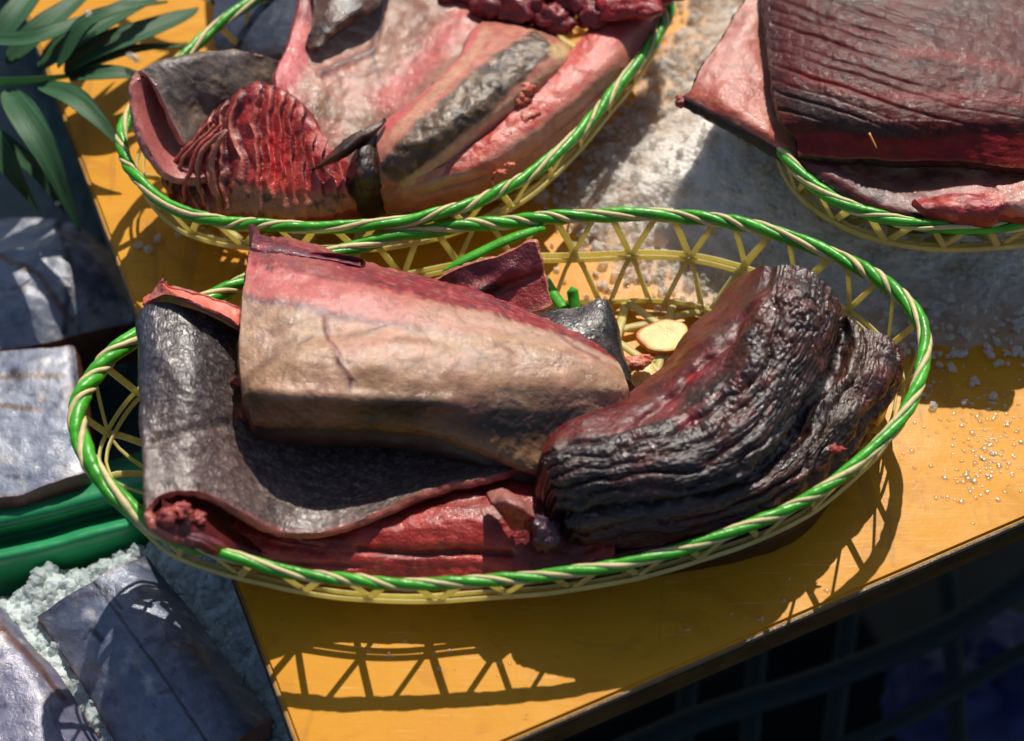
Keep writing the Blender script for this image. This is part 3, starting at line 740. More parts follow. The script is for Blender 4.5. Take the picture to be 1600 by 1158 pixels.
# ------------------------------------------------------------------ front basket: dark dried slab (right)
gC = thing('dark_loin_slab', 'blackish wrinkled slab with a dark red face at the right end of the front basket', 'fish', P(1120, 650, .02))
Cc = [
    [(1150, 436, 2.2), (1172, 426, 3.8), (1206, 417, 4.9), (1240, 420, 5.4), (1278, 436, 5.3), (1306, 462, 4.7), (1322, 492, 3.7), (1346, 510, 4.0), (1372, 524, 3.8), (1400, 545, 3.0), (1402, 556, 1.6)],
    [(1110, 478, 2.2), (1140, 478, 3.8), (1180, 476, 5.0), (1222, 480, 5.7), (1262, 500, 5.6), (1292, 526, 4.8), (1312, 548, 3.6), (1338, 562, 4.0), (1366, 576, 3.8), (1392, 592, 2.8), (1392, 604, 1.4)],
    [(1068, 530, 2.2), (1098, 532, 3.8), (1140, 534, 4.8), (1186, 545, 5.6), (1230, 570, 5.5), (1262, 596, 4.7), (1284, 616, 3.6), (1312, 630, 3.9), (1338, 640, 3.5), (1358, 652, 2.4), (1354, 664, 1.2)],
    [(1026, 576, 2.2), (1056, 582, 3.7), (1096, 588, 4.4), (1142, 606, 5.3), (1188, 636, 5.4), (1224, 662, 4.7), (1248, 682, 3.7), (1276, 694, 3.7), (1300, 702, 3.2), (1318, 712, 2.1), (1310, 724, 1.0)],
    [(985, 612, 2.6), (1010, 622, 3.7), (1040, 636, 4.2), (1078, 656, 5.0), (1122, 690, 5.3), (1160, 718, 4.8), (1190, 738, 3.9), (1222, 752, 3.4), (1252, 762, 2.9), (1272, 770, 1.8), (1262, 782, .9)],
    [(936, 638, 3.0), (955, 652, 3.9), (978, 668, 4.3), (1006, 688, 5.0), (1040, 718, 5.2), (1074, 748, 4.8), (1106, 772, 4.0), (1140, 790, 3.1), (1172, 802, 2.5), (1198, 808, 1.6), (1188, 820, .8)],
    [(890, 658, 3.2), (903, 672, 4.0), (918, 688, 4.4), (936, 706, 4.9), (960, 734, 5.0), (985, 764, 4.6), (1010, 792, 3.8), (1040, 812, 2.9), (1070, 826, 2.2), (1092, 832, 1.4), (1086, 842, .7)],
    [(856, 676, 3.2), (862, 688, 4.0), (870, 700, 4.4), (878, 716, 4.7), (890, 742, 4.7), (902, 772, 4.2), (916, 802, 3.4), (936, 826, 2.6), (960, 842, 1.9), (984, 850, 1.2), (985, 856, .7)],
    [(846, 694, 2.8), (846, 702, 3.5), (848, 712, 3.9), (852, 728, 4.1), (862, 752, 4.0), (870, 780, 3.5), (880, 808, 2.8), (892, 832, 2.0), (908, 848, 1.5), (926, 856, 1.0), (930, 860, .6)],
]


def paintC(U, V, S, T, X):
    t = T * 10; w = fbm(X, 40, 4)
    c = base(U, K(48, 30, 28, .70)); c = mott(c, X, 26, K(104, 50, 42, .74), -.12, .3, .85); c = mixc(c, smooth(T, .5, .75) * .5 * smooth(fbm(X, 34, 3, seed=31), -.2, .2), K(118, 48, 40, .75)); c = mott(c, X, 60, K(34, 27, 30, .7), .05, .38, .8, seed=2)
    c = mott(c, st3(S, T, .16, .75), 60, K(150, 70, 58, .78), .08, .35, .5, seed=41); c = mott(c, X, 45, K(98, 72, 52, .75), .15, .45, .5, seed=6)
    lo = smooth(S, .5, .62); rl = 2.3 - .9 * smooth(S, .6, .8) + .7 * w
    red = 1 - smooth(t, rl - .1, rl + .12)
    rc = mott(base(U, K(116, 36, 34, .76)), X, 60, K(76, 28, 26, .72), 0, .4, .8); rc = mott(rc, st3(S, T, .3, .5), 60, K(156, 60, 50, .75), .1, .4, .5, seed=8)
    rc = mott(rc, X, 36, K(82, 50, 34, .8), .12, .35, .8, seed=11)
    c = mixc(c, red, (0, 0, 0)) + rc * red[..., None]
    c = blob(c, U, V, 1085, 585, 18, 6, -20, K(176, 30, 32, .8), .4, .9); c = blob(c, U, V, 1060, 640, 34, 18, 30, K(138, 34, 40, .8), .5, .8)
    c = blob(c, U, V, 1075, 625, 12, 30, 40, K(66, 46, 30, .8), .5, .8, seed=3)
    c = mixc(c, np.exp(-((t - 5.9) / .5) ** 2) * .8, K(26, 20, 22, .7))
    c = mixc(c, np.exp(-((t - 7.2 + .4 * w) / .7) ** 2) * (1 - smooth(S, .35, .5)) * .8, K(84, 60, 38, .75))
    c = mixc(c, smooth(t, 7, 8.2) * smooth(S, .45, .65) * .7, K(84, 40, 38, .75))
    c = mixc(c, smooth(S, .6, .8) * (1 - smooth(t, 6, 8)) * smooth(t, 2, 3) * .5, K(64, 56, 56, .75))
    return c


def dispC(U, V, S, T, X):
    t = T * 10; w1 = fbm(st3(S, T, 5, 3, 2), 1, 3); w2 = fbm(st3(S, T, 14, 5, 4), 1, 3); m = smooth(t, 1.9, 2.7)
    knob = np.exp(-(((S - .12) / .13) ** 2 + ((t - 3.6) / 1.3) ** 2))
    d = .0048 * fbm(X, 24, 3) + .0006 * fbm(X, 75, 3) * m + .0002 * fbm(X, 300, 3)
    # long soft folds with tight creases between them
    for t0, a, w, s0, s1 in ((2.6, .0022, .34, 0, 1.1), (3.4, .0015, .26, .25, 1.1), (4.1, .0017, .26, .3, 1.1), (4.8, .0015, .24, .35, 1.1), (5.4, .0014, .22, .1, 1.1), (6.5, .0020, .3, -.1, 1.1), (7.3, .0014, .3, .3, 1.1), (8.1, .0020, .3, -.1, .8), (8.9, .0018, .3, -.1, .7)):
        q = t - t0 - 1.0 * w1 - .25 * w2; e = smooth(S, s0, s0 + .12) * (1 - smooth(S, s1 - .12, s1))
        d = d + a * e * np.exp(-(q / w) ** 2) - a * .9 * e * np.exp(-((q - w * 1.5) / (w * .28)) ** 2)
    d = d - .0045 * np.exp(-((t - 6.0 - .5 * w1) / .22) ** 2) + .003 * knob
    cr = np.abs(fbm(X, 95, 3, seed=12)); d = d - .0015 * np.exp(-(cr / .045) ** 2) * m * (.12 + .88 * knob)
    wr = np.abs(fbm(st3(S, T + .04 * w1, 5, 56, 9), 1, 3)); d = d - .0009 * np.exp(-(wr / .06) ** 2) * m
    x2 = np.abs(fbm(st3(S, T, 40, 9, 3), 1, 2)); d = d - .0003 * np.exp(-(x2 / .05) ** 2) * m * smooth(S, .1, .3)
    return d - .0020 * np.exp(-((t - 1.9 + 1.0 * w1) / .2) ** 2) + (1 - m) * .0010 * fbm(X, 60, 4)


patch('C', lift(Cc, 1.3), 330, 260, lambda S, T: np.full(S.shape, .03), paintC, M_crust, gC, dispC, side_mat=M_crust, side_col=K(58, 34, 34, .7), bulge=.12, drop=True, top_name='wrinkled_surface', base_col=K(60, 20, 22, .6))
# lower lip of the slab: thin dark red flap below the front fold
lip = [
    [(1395, 560, 1.6), (1392, 592, 1.8), (1368, 634, 1.8), (1334, 682, 1.7), (1290, 728, 1.6), (1234, 772, 1.6), (1166, 806, 1.6), (1080, 826, 1.5), (1000, 842, 1.4), (920, 862, 1.2)],
    [(1392, 574, 1.5), (1394, 602, 1.6), (1372, 646, 1.7), (1340, 694, 1.7), (1296, 742, 1.7), (1240, 784, 1.8), (1170, 818, 1.8), (1086, 842, 1.7), (1004, 858, 1.5), (926, 878, 1.3)],
    [(1386, 580, .9), (1384, 606, .9), (1362, 650, 1.0), (1328, 700, 1.1), (1284, 748, 1.2), (1230, 790, 1.3), (1164, 824, 1.3), (1084, 847, 1.3), (1004, 862, 1.1), (930, 882, .9)],
]


def paintLip(U, V, S, T, X):
    c = base(U, K(96, 40, 34, .75)); c = mott(c, X, 60, K(50, 24, 26, .75), -.05, .3, .8); return mixc(c, (1 - smooth(T, .0, .3)) * .5, K(90, 70, 30, .75))


patch('lip', lift(lip, .9, [0, -.0, .1]), 40, 220, .008, paintLip, M_flesh, gC, lambda U, V, S, T, X: .0013 * fbm(X, 50, 4) + .0012 * fbm(st3(S, T, 3, 26, 2), 1, 3), side_col=K(70, 30, 30, .7), top_name='lower_lip', side_name='lip_underside')
nubs(gC, 'flesh_shred', [(1300, 702, 4.4, .0022, 2.2, .8, .7), (1388, 566, 4.2, .0016, 1.6, .8, .8)], M_flesh, K(170, 44, 36, .8))

# ------------------------------------------------------------------ front basket: small dark skinned piece at the back
gD = thing('dark_skin_piece', 'small black skinned piece with a red flap, half hidden behind the beige belly slab', 'fish', P(880, 520, .02))
Dk = [
    [(780, 512, 2.2), (820, 494, 2.9), (862, 484, 3.3), (905, 478, 3.4), (938, 468, 3.5), (954, 476, 3.2), (962, 500, 2.2)],
    [(790, 540, 2.5), (830, 520, 3.3), (870, 512, 3.6), (910, 506, 3.7), (944, 500, 3.6), (964, 506, 3.1), (970, 528, 2.0)],
    [(810, 590, 2.3), (850, 568, 3.0), (890, 556, 3.3), (925, 548, 3.4), (955, 540, 3.2), (972, 548, 2.6), (976, 566, 1.6)],
    [(830, 640, 1.6), (870, 620, 2.2), (910, 606, 2.5), (948, 600, 2.6), (974, 592, 2.4), (990, 600, 1.9), (1000, 620, 1.0)],
]


def paintD(U, V, S, T, X):
    c = base(U, K(52, 48, 46, .7)); c = mott(c, X, 70, K(120, 108, 96, .7), -.05, .35, .8); c = mott(c, X, 60, K(22, 22, 24, .7), .05, .35, .9, seed=2)
    c = mixc(c, smooth(U - .35 * (V - 470), 915, 950) * .8, K(26, 26, 30, .7)); return c


patch('D', lift(Dk, .6), 80, 120, .005, paintD, M_skin, gD, lambda U, V, S, T, X: .0014 * fbm(X, 40, 4), side_col=K(214, 150, 120, .7), top_name='black_skin', bulge=.2)
Df = [
    [(660, 452, 2.6), (700, 428, 3.4), (740, 412, 3.8), (785, 398, 4.1), (822, 380, 4.5), (836, 378, 4.6)],
    [(690, 458, 2.7), (724, 442, 3.2), (760, 430, 3.4), (798, 418, 3.8), (830, 406, 4.1), (843, 402, 4.2)],
    [(730, 480, 2.6), (756, 468, 2.9), (786, 458, 3.0), (816, 450, 3.2), (842, 444, 3.4), (852, 440, 3.5)],
    [(780, 506, 2.4), (796, 498, 2.5), (812, 492, 2.6), (832, 487, 2.8), (852, 481, 3.0), (862, 476, 3.0)],
]


def paintDf(U, V, S, T, X):
    c = base(U, K(166, 62, 58, .8)); c = mott(c, X, 50, K(206, 104, 92, .8), 0, .4, .8)
    c = mixc(c, (1 - smooth(S + .12 * fbm(X, 60, 3), .3, .5)) * .75, K(110, 50, 60, .8)); c = blob(c, U, V, 768, 452, 26, 9, -18, K(36, 18, 20), .5, .95)
    c = stroke(c, U, V, [(790, 440), (850, 425)], 4, K(90, 34, 40), .6); c = mixc(c, smooth(S, .9, 1) * .6, K(240, 170, 150, .8)); return c


patch('Df', lift(Df, .4), 80, 100, .003, paintDf, M_flesh, gD, lambda U, V, S, T, X: .0012 * fbm(X, 60, 4) + .002 * ridge(U, V, [(730, 470), (800, 420)], 10) - .0016 * ridge(U, V, [(745, 470), (850, 425)], 7), side_col=K(214, 130, 110, .75), top_name='red_flap', side_name='flap_underside')
D2 = [[(960, 580, 1.4), (985, 572, 1.6), (1000, 590, 1.2)], [(965, 605, 1.6), (990, 600, 1.7), (1008, 606, 1.1)], [(960, 630, 1.4), (990, 628, 1.4), (1010, 622, .8)]]
nubs(gD, 'pink_shred', [(992, 568, 1.5, .0042, 1.5, .8, .6), (1006, 560, 1.4, .003, 1.3, .7, .6)], M_cut, K(226, 130, 100, .8))

# scrap of flesh inside the front basket
gE = thing('flesh_scrap', 'small torn red scrap beside the blackish wrinkled slab in the front basket', 'fish scrap', P(800, 800, .018))
Es = [[(762, 772, 2.6), (785, 764, 2.9), (806, 772, 2.9), (832, 790, 2.6)], [(768, 784, 2.9), (790, 782, 3.4), (812, 790, 3.3), (838, 806, 2.7)],
      [(778, 798, 2.7), (798, 800, 3.0), (818, 806, 2.9), (842, 818, 2.4)], [(800, 828, 1.9), (812, 828, 2.1), (824, 830, 2.1), (838, 832, 1.8)]]


def paintE(U, V, S, T, X):
    c = mott(base(U, K(176, 62, 50, .8)), X, 80, K(112, 26, 26, .8), 0, .3); return mixc(c, (1 - smooth(S, .3, .5)) * .7, K(196, 140, 128, .8))


patch('E', lift(Es, 1.5), 50, 60, .004, paintE, M_flesh, gE, lambda U, V, S, T, X: .0014 * fbm(X, 110, 4), side_col=K(120, 30, 30, .8), top_name='red_flesh', side_name='underside')
nubs(gE, 'purple_lump', [(856, 838, 3.6, .006, 1.0, .9, 1.0), (846, 822, 3.9, .0045, .9, 1, .8)], M_flesh, K(84, 44, 62, .8))
# pale round slices on the floor of the basket
for u, v, rx, ry, a, pk in ((1036, 524, .0112, .0088, .3, 1), (1003, 596, .0105, .006, 1.1, 0)):
    g = thing('root_slice', 'pale yellow slice with a pink rim on the open weave floor of the front basket' if pk else 'second pale yellow slice, partly hidden by the pale belly slab, on the basket floor', 'slice', P(u, v, .006))
    n, m = 14, 48; r = np.linspace(0, 1, n)[:, None]; ph = np.linspace(0, 2 * math.pi, m, endpoint=False)[None]; kk = 1 + .06 * np.sin(3 * ph) + .04 * np.sin(5 * ph + 1)
    c0 = P(u, v, .0075); zz = .0004 * (1 - r ** 16) + .0003 * np.sin(ph * 2) * r
    x = rx * r * kk * np.cos(ph); y = ry * r * kk * np.sin(ph)
    X = np.stack([c0[0] + x * math.cos(a) - y * math.sin(a), c0[1] + x * math.sin(a) + y * math.cos(a), c0[2] + zz + 0 * x], -1)
    C = base(X[..., 0], K(240, 206, 112, .85)); C = mott(C, X, 160, K(228, 180, 84, .85), 0, .4); rr = (r + 0 * ph)
    if pk: C = mixc(C, smooth(rr, .86, .97) * smooth(np.cos(ph - 2.1) + 0 * r, -.3, .5), K(226, 110, 84, .85))
    mesh_np('slice_face', X.reshape(-1, 3), grid_faces(n, m, wrap=True), M_cut, g, C.reshape(-1, 3), X.reshape(-1, 3)[:, :2])
    R = X[-1]; R2 = R - [0, 0, .0025]; mesh_np('slice_rim', np.vstack([R, R2]), grid_faces(2, m, wrap=True), M_cut, g, np.tile(K(220, 130, 90, .8), (2 * m, 1)), np.vstack([R, R2])[:, :2])
#BACK
# ------------------------------------------------------------------ back left basket: rolled skin piece
gF = thing('rolled_skin_piece', 'rolled piece with mottled grey skin and a pink hollow beside the fan of red gills', 'fish', P(300, 200, .03))
F_ = [  # columns from the right end over the roll to the underside; rows front .. back
    [(420, 262, 2.6), (380, 250, 3.0), (340, 240, 3.6), (308, 236, 4.2), (286, 222, 4.8), (264, 178, 5.8), (244, 136, 6.6), (220, 112, 6.8), (203, 132, 5.9), (203, 172, 4.6), (216, 222, 3.4), (244, 268, 2.6), (272, 286, 2.4), (310, 290, 2.6), (350, 280, 2.8)],
    [(440, 235, 2.8), (400, 215, 3.3), (360, 200, 3.9), (330, 190, 4.5), (306, 172, 5.2), (286, 142, 6.1), (268, 112, 6.8), (246, 98, 6.9), (222, 112, 6.0), (215, 150, 4.6), (226, 200, 3.2), (252, 240, 2.4), (280, 258, 2.2), (320, 262, 2.3), (360, 254, 2.5)],
    [(460, 190, 2.8), (430, 170, 3.4), (400, 152, 4.2), (370, 138, 5.0), (345, 120, 5.7), (326, 102, 6.3), (310, 90, 6.7), (290, 86, 6.6), (260, 98, 5.6), (240, 130, 4.2), (240, 170, 3.0), (260, 200, 2.2), (290, 220, 2.0), (330, 226, 2.0), (370, 220, 2.1)],
    [(480, 140, 2.6), (470, 120, 3.2), (450, 102, 4.0), (425, 92, 4.7), (400, 84, 5.3), (378, 78, 5.7), (356, 76, 5.8), (330, 80, 5.4), (300, 92, 4.6), (280, 110, 3.6), (270, 140, 2.8), (275, 170, 2.0), (300, 190, 1.8), (340, 196, 1.8), (380, 190, 1.8)],
]


def paintF(U, V, S, T, X):
    c = base(U, K(112, 98, 90, .8)); c = mott(c, X, 50, K(156, 132, 112, .8), 0, .4, .9); c = mott(c, X, 55, K(54, 50, 52, .75), .02, .35, .9, seed=2); c = mott(c, X, 130, K(160, 128, 104, .78), .18, .4, .7, seed=5)
    return mixc(c, (1 - smooth(S, 0, .03)) * .8, K(180, 120, 112, .75))


patch('F', lift(F_, [0, 0, 0, 0, 0, 0, 0, .1, .6, 1.4, 2.0, 1.9, 1.6, 1.2, 1.0]), 130, 200, .0035, paintF, M_skinsm, gF, lambda U, V, S, T, X: .0016 * fbm(X, 45, 4) + .0005 * fbm(X, 200, 3), side_col=K(206, 132, 122, .78), base_col=K(196, 110, 104, .75), top_name='mottled_skin', side_name='pink_lining', bulge=.15)

gG = thing('blue_grey_skin_piece', 'smooth blue grey skinned piece behind the rolled skin, cut by the top picture edge', 'fish', P(400, 40, .03))
G_ = [[(330, -110, 2.6), (400, -120, 3.6), (480, -120, 4.2), (560, -120, 4.6), (640, -120, 4.4)], [(334, 0, 2.6), (400, -8, 3.6), (470, -10, 4.2), (540, -10, 4.6), (600, -10, 4.4)],
      [(332, 50, 2.4), (390, 40, 3.5), (450, 36, 4.1), (510, 30, 4.4), (570, 30, 4.2)], [(345, 92, 2.0), (390, 86, 3.0), (440, 84, 3.6), (490, 80, 3.8), (540, 80, 3.6)], [(380, 125, 1.6), (420, 120, 2.2), (460, 120, 2.6), (500, 118, 2.8), (540, 120, 2.6)]]


def paintG(U, V, S, T, X):
    c = base(U, K(66, 74, 96, .7)); c = mott(c, X, 40, K(44, 50, 70, .7), 0, .4, .8); c = mott(c, X, 160, K(110, 112, 120, .7), .2, .4, .5, seed=1)
    return mixc(c, smooth(S, .6, .85) * .7, K(120, 108, 100, .75))


patch('G', G_, 90, 90, .006, paintG, M_skinsm, gG, lambda U, V, S, T, X: .001 * fbm(X, 45, 4), side_col=K(150, 100, 90, .7), top_name='blue_grey_skin')

# ------------------------------------------------------------------ back left basket: opened carcass with gills
gH = thing('opened_carcass', 'opened carcass with a fan of red gills and beige lining in the back left basket', 'fish', P(560, 200, .03))
H_ = [  # cavity lining: rows from far left/top to the near right edge
    [(490, -120, 5.4), (560, -120, 5.6), (640, -120, 5.6), (720, -120, 5.2), (800, -120, 4.8), (900, -120, 4.4)],
    [(470, 0, 5.2), (545, -5, 5.0), (630, -5, 4.8), (700, -5, 4.8), (770, 0, 4.6), (850, 0, 4.2)],
    [(452, 70, 5.6), (520, 70, 5.0), (590, 55, 4.6), (660, 40, 4.6), (730, 30, 4.8), (790, 40, 4.4)],
    [(430, 120, 6.0), (500, 130, 5.4), (570, 120, 4.8), (640, 105, 4.8), (710, 80, 5.0), (770, 70, 4.8)],
    [(440, 170, 5.8), (500, 190, 5.2), (560, 180, 4.8), (620, 160, 4.9), (680, 130, 5.2), (740, 110, 5.2)],
    [(470, 240, 4.6), (520, 250, 4.4), (570, 235, 4.4), (625, 215, 4.8), (670, 190, 5.2), (720, 160, 5.2)],
    [(500, 310, 3.0), (545, 305, 3.2), (590, 280, 3.6), (640, 250, 4.2), (680, 230, 4.8), (720, 200, 5.0)],
]


def paintH(U, V, S, T, X):
    c = base(U, K(176, 124, 102, .74)); c = mott(c, X, 30, K(204, 132, 118, .76), 0, .4, .8); c = mott(c, X, 70, K(134, 84, 66, .74), .0, .4, .7, seed=4); c = mott(c, X, 130, K(226, 186, 164, .8), .15, .4, .5, seed=14)
    c = stroke(c, U, V, [(478, 0), (462, 60), (452, 100), (420, 150)], 22, K(160, 74, 78, .8), .9)
    c = stroke(c, U, V, [(465, 60), (448, 120), (420, 165)], 20, K(226, 120, 120, .85), .85); c = stroke(c, U, V, [(440, 150), (490, 165), (520, 200)], 14, K(186, 96, 84, .8), .6)
    c = stroke(c, U, V, [(598, 0), (590, 50), (582, 84), (500, 116)], 3.2, K(110, 84, 90, .8), .8); c = stroke(c, U, V, [(582, 84), (594, 130), (592, 150)], 3, K(100, 70, 66, .8), .7)
    c = stroke(c, U, V, [(505, 118), (560, 122), (600, 112)], 2, K(120, 80, 80, .8), .6)
    c = stroke(c, U, V, [(730, 10), (690, 70), (640, 120), (600, 160)], 20, K(216, 108, 104, .8), .7)
    c = blob(c, U, V, 505, 170, 26, 20, 0, K(120, 96, 64, .8), .6, .7); c = blob(c, U, V, 580, 190, 40, 16, -20, K(130, 84, 54, .8), .6, .7)
    return c


patch('H', H_, 170, 150, .008, paintH, M_memb, gH, lambda U, V, S, T, X: .0022 * fbm(X, 28, 4) + .0006 * fbm(X, 150, 3) + .0015 * ridge(U, V, [(598, 0), (590, 50), (582, 84), (500, 116)], 6) + .0016 * ridge(U, V, [(478, 0), (458, 90), (420, 150)], 16), side_col=K(176, 80, 78, .75), drop=True, top_name='cavity_lining')
# dark brown fold over the cavity
Jk = [[(480, -80, 6.4), (520, -80, 6.7), (570, -80, 6.6), (620, -80, 6.2)], [(490, 0, 6.0), (520, 2, 6.4), (556, 4, 6.3), (594, 4, 5.8)], [(486, 40, 6.0), (510, 40, 6.3), (534, 36, 6.2), (560, 28, 5.7)], [(476, 70, 5.7), (490, 74, 5.9), (505, 70, 5.9), (520, 60, 5.6)]]
patch('J', Jk, 60, 60, .003, lambda U, V, S, T, X: mott(mott(base(U, K(98, 60, 44, .75)), X, 60, K(52, 32, 30, .75), 0, .3), X, 150, K(180, 120, 90, .75), .2, .4, .6, 3), M_crust, gH, lambda U, V, S, T, X: .0016 * fbm(X, 70, 4), side_mat=M_crust, side_col=K(70, 40, 34, .7), top_name='brown_fold', side_name='fold_underside')
# fan of gills: a dark red bed and its rays
I_ = [
    [(262, 262, 3.6), (300, 215, 4.8), (345, 165, 5.8), (395, 130, 6.6), (440, 140, 6.6), (480, 170, 6.0), (505, 215, 5.0), (520, 250, 4.4)],
    [(256, 272, 3.4), (298, 240, 4.4), (340, 205, 5.2), (390, 180, 5.9), (436, 185, 6.0), (476, 215, 5.5), (510, 245, 4.7), (545, 262, 4.2)],
    [(262, 285, 3.0), (300, 270, 3.9), (342, 250, 4.6), (390, 236, 5.2), (436, 240, 5.3), (478, 256, 4.9), (516, 270, 4.4), (560, 280, 3.9)],
    [(275, 308, 2.5), (310, 306, 3.2), (350, 300, 3.9), (395, 296, 4.5), (440, 298, 4.6), (484, 300, 4.3), (526, 300, 4.0), (574, 298, 3.5)],
    [(284, 322, 2.0), (318, 330, 2.6), (356, 336, 3.2), (398, 338, 3.5), (442, 340, 3.6), (486, 338, 3.4), (530, 332, 3.2), (580, 318, 2.8)],
    [(290, 326, 1.2), (322, 338, 1.6), (358, 346, 1.9), (400, 350, 2.1), (444, 352, 2.1), (488, 350, 2.0), (530, 344, 1.9), (576, 330, 1.6)],
]


def gill_phase(S, T, X):
    return T * 15 + 1.1 * fbm(X, 42, 3) + .9 * fbm(st3(S, T, 1.5, 4, 6), 1, 2)


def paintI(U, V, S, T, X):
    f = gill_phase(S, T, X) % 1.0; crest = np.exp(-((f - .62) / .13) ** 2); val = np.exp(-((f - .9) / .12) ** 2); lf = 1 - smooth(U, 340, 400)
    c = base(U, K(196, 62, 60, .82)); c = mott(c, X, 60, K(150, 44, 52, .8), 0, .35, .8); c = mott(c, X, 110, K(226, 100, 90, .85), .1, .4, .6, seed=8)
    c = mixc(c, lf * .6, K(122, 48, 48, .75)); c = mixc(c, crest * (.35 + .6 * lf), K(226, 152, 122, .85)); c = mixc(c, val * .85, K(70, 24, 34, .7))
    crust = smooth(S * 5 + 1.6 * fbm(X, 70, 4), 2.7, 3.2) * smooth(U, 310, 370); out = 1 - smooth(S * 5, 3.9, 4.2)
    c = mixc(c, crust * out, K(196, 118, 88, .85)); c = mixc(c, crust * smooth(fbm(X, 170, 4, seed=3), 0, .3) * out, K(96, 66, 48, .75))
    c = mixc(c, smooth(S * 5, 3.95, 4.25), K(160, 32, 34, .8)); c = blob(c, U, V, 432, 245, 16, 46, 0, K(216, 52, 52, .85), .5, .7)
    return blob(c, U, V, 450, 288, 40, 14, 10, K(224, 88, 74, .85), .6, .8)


def dispI(U, V, S, T, X):
    f = gill_phase(S, T, X) % 1.0; saw = np.where(f < .7, f / .7, (1 - f) / .3); k = smooth(S, 0, .1) * (1 - .8 * smooth(S, .5, .72))
    return .0034 * (saw ** 1.3) * k + .0028 * fbm(X, 55, 4) * smooth(S, .4, .7) + .0008 * fbm(X, 120, 3)


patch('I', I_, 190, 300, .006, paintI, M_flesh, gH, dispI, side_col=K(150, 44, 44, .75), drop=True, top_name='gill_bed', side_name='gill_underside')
RAYS = [([(258, 274, 3.7), (262, 262, 3.9), (288, 232, 4.8), (330, 186, 5.6)], .0013, 0), ([(268, 300, 3.1), (272, 275, 3.8), (292, 240, 4.8), (335, 190, 5.7)], .0012, 1),
        ([(290, 312, 3.0), (288, 288, 3.9), (302, 248, 4.9), (326, 212, 5.6), (346, 190, 6.0)], .0014, 0), ([(322, 320, 3.1), (308, 290, 4.1), (312, 250, 5.1), (332, 216, 5.8), (352, 200, 6.1)], .0015, 1),
        ([(352, 332, 3.2), (336, 300, 4.3), (330, 262, 5.2), (338, 222, 6.0), (354, 200, 6.3)], .0017, 1), ([(372, 322, 3.7), (358, 290, 4.8), (356, 240, 5.8), (370, 190, 6.4), (388, 160, 6.8)], .0014, 0),
        ([(404, 290, 4.7), (404, 250, 5.5), (420, 200, 6.3), (432, 170, 6.7)], .0012, 0),
        ([(452, 285, 4.9), (450, 250, 5.6), (452, 210, 6.1), (446, 176, 6.6)], .0012, 0),
        ([(492, 288, 4.5), (500, 262, 4.9), (494, 232, 5.3), (476, 198, 5.9)], .0013, 0),
        ]
for pts, r, cc in RAYS[:5]:
    a = cr1(np.array(pts, float), 40); X = P(a[:, 0], a[:, 1], a[:, 2] / 100); X = X + [0, 0, -.0006] + .0020 * np.stack([fbm(X, 70, 3, seed=k) for k in (1, 2, 3)], -1)
    rr = r * .72 * (.55 + .6 * np.sin(np.linspace(.3, 2.9, 40))); V_, F__ = tube_np(X, rr, 9, 1.2, [0, -.6, .8]); V_, F__ = fixquads(V_, F__)
    c = base(V_[:, 0], (K(204, 92, 84, .8), K(186, 116, 96, .78), K(216, 120, 112, .8))[cc]); c = c * (1 + .5 * fbm(V_, 150, 3)[:, None]); mesh_np('gill_ray', V_, F__, M_flesh, gH, c, np.stack([V_[:, 0], V_[:, 1]], -1))
# dark spatula blade and black wet knob beside the gills
bl = [[(500, 254, 5.2), (530, 226, 5.7), (560, 206, 6.0), (590, 192, 6.0), (602, 184, 5.9)], [(494, 262, 5.2), (536, 236, 5.7), (570, 214, 5.9), (596, 198, 5.9), (604, 188, 5.8)], [(488, 268, 4.9), (540, 246, 5.2), (572, 222, 5.5), (592, 204, 5.6), (604, 190, 5.6)]]
patch('bl', bl, 24, 60, .0012, lambda U, V, S, T, X: mott(base(U, K(86, 50, 36, .7)), X, 100, K(40, 26, 24, .7), 0, .3), M_memb, gH, None, side_col=K(30, 18, 18, .7), top_name='dark_blade', side_name='blade_underside')
kn = [[(560, 224, 4.8), (572, 206, 5.6), (590, 206, 5.4), (604, 222, 4.8)], [(548, 250, 4.8), (564, 240, 5.5), (586, 244, 5.3), (600, 256, 4.6)], [(540, 280, 4.2), (556, 276, 4.9), (580, 282, 4.8), (598, 290, 4.0)], [(545, 315, 3.0), (560, 312, 3.6), (580, 312, 3.4), (596, 308, 2.8)], [(552, 334, 1.6), (566, 336, 2.0), (584, 328, 2.0), (598, 316, 1.8)]]
patch('kn', kn, 70, 60, .006, lambda U, V, S, T, X: mott(mott(base(U, K(40, 32, 32, .7)), X, 90, K(92, 62, 44, .7), 0, .3), X, 200, K(150, 90, 80, .7), .22, .4, .6), M_crust, gH, lambda U, V, S, T, X: .0016 * fbm(X, 100, 4), side_mat=M_crust, side_col=K(40, 26, 26, .7), drop=True, top_name='black_knob', side_name='knob_underside')
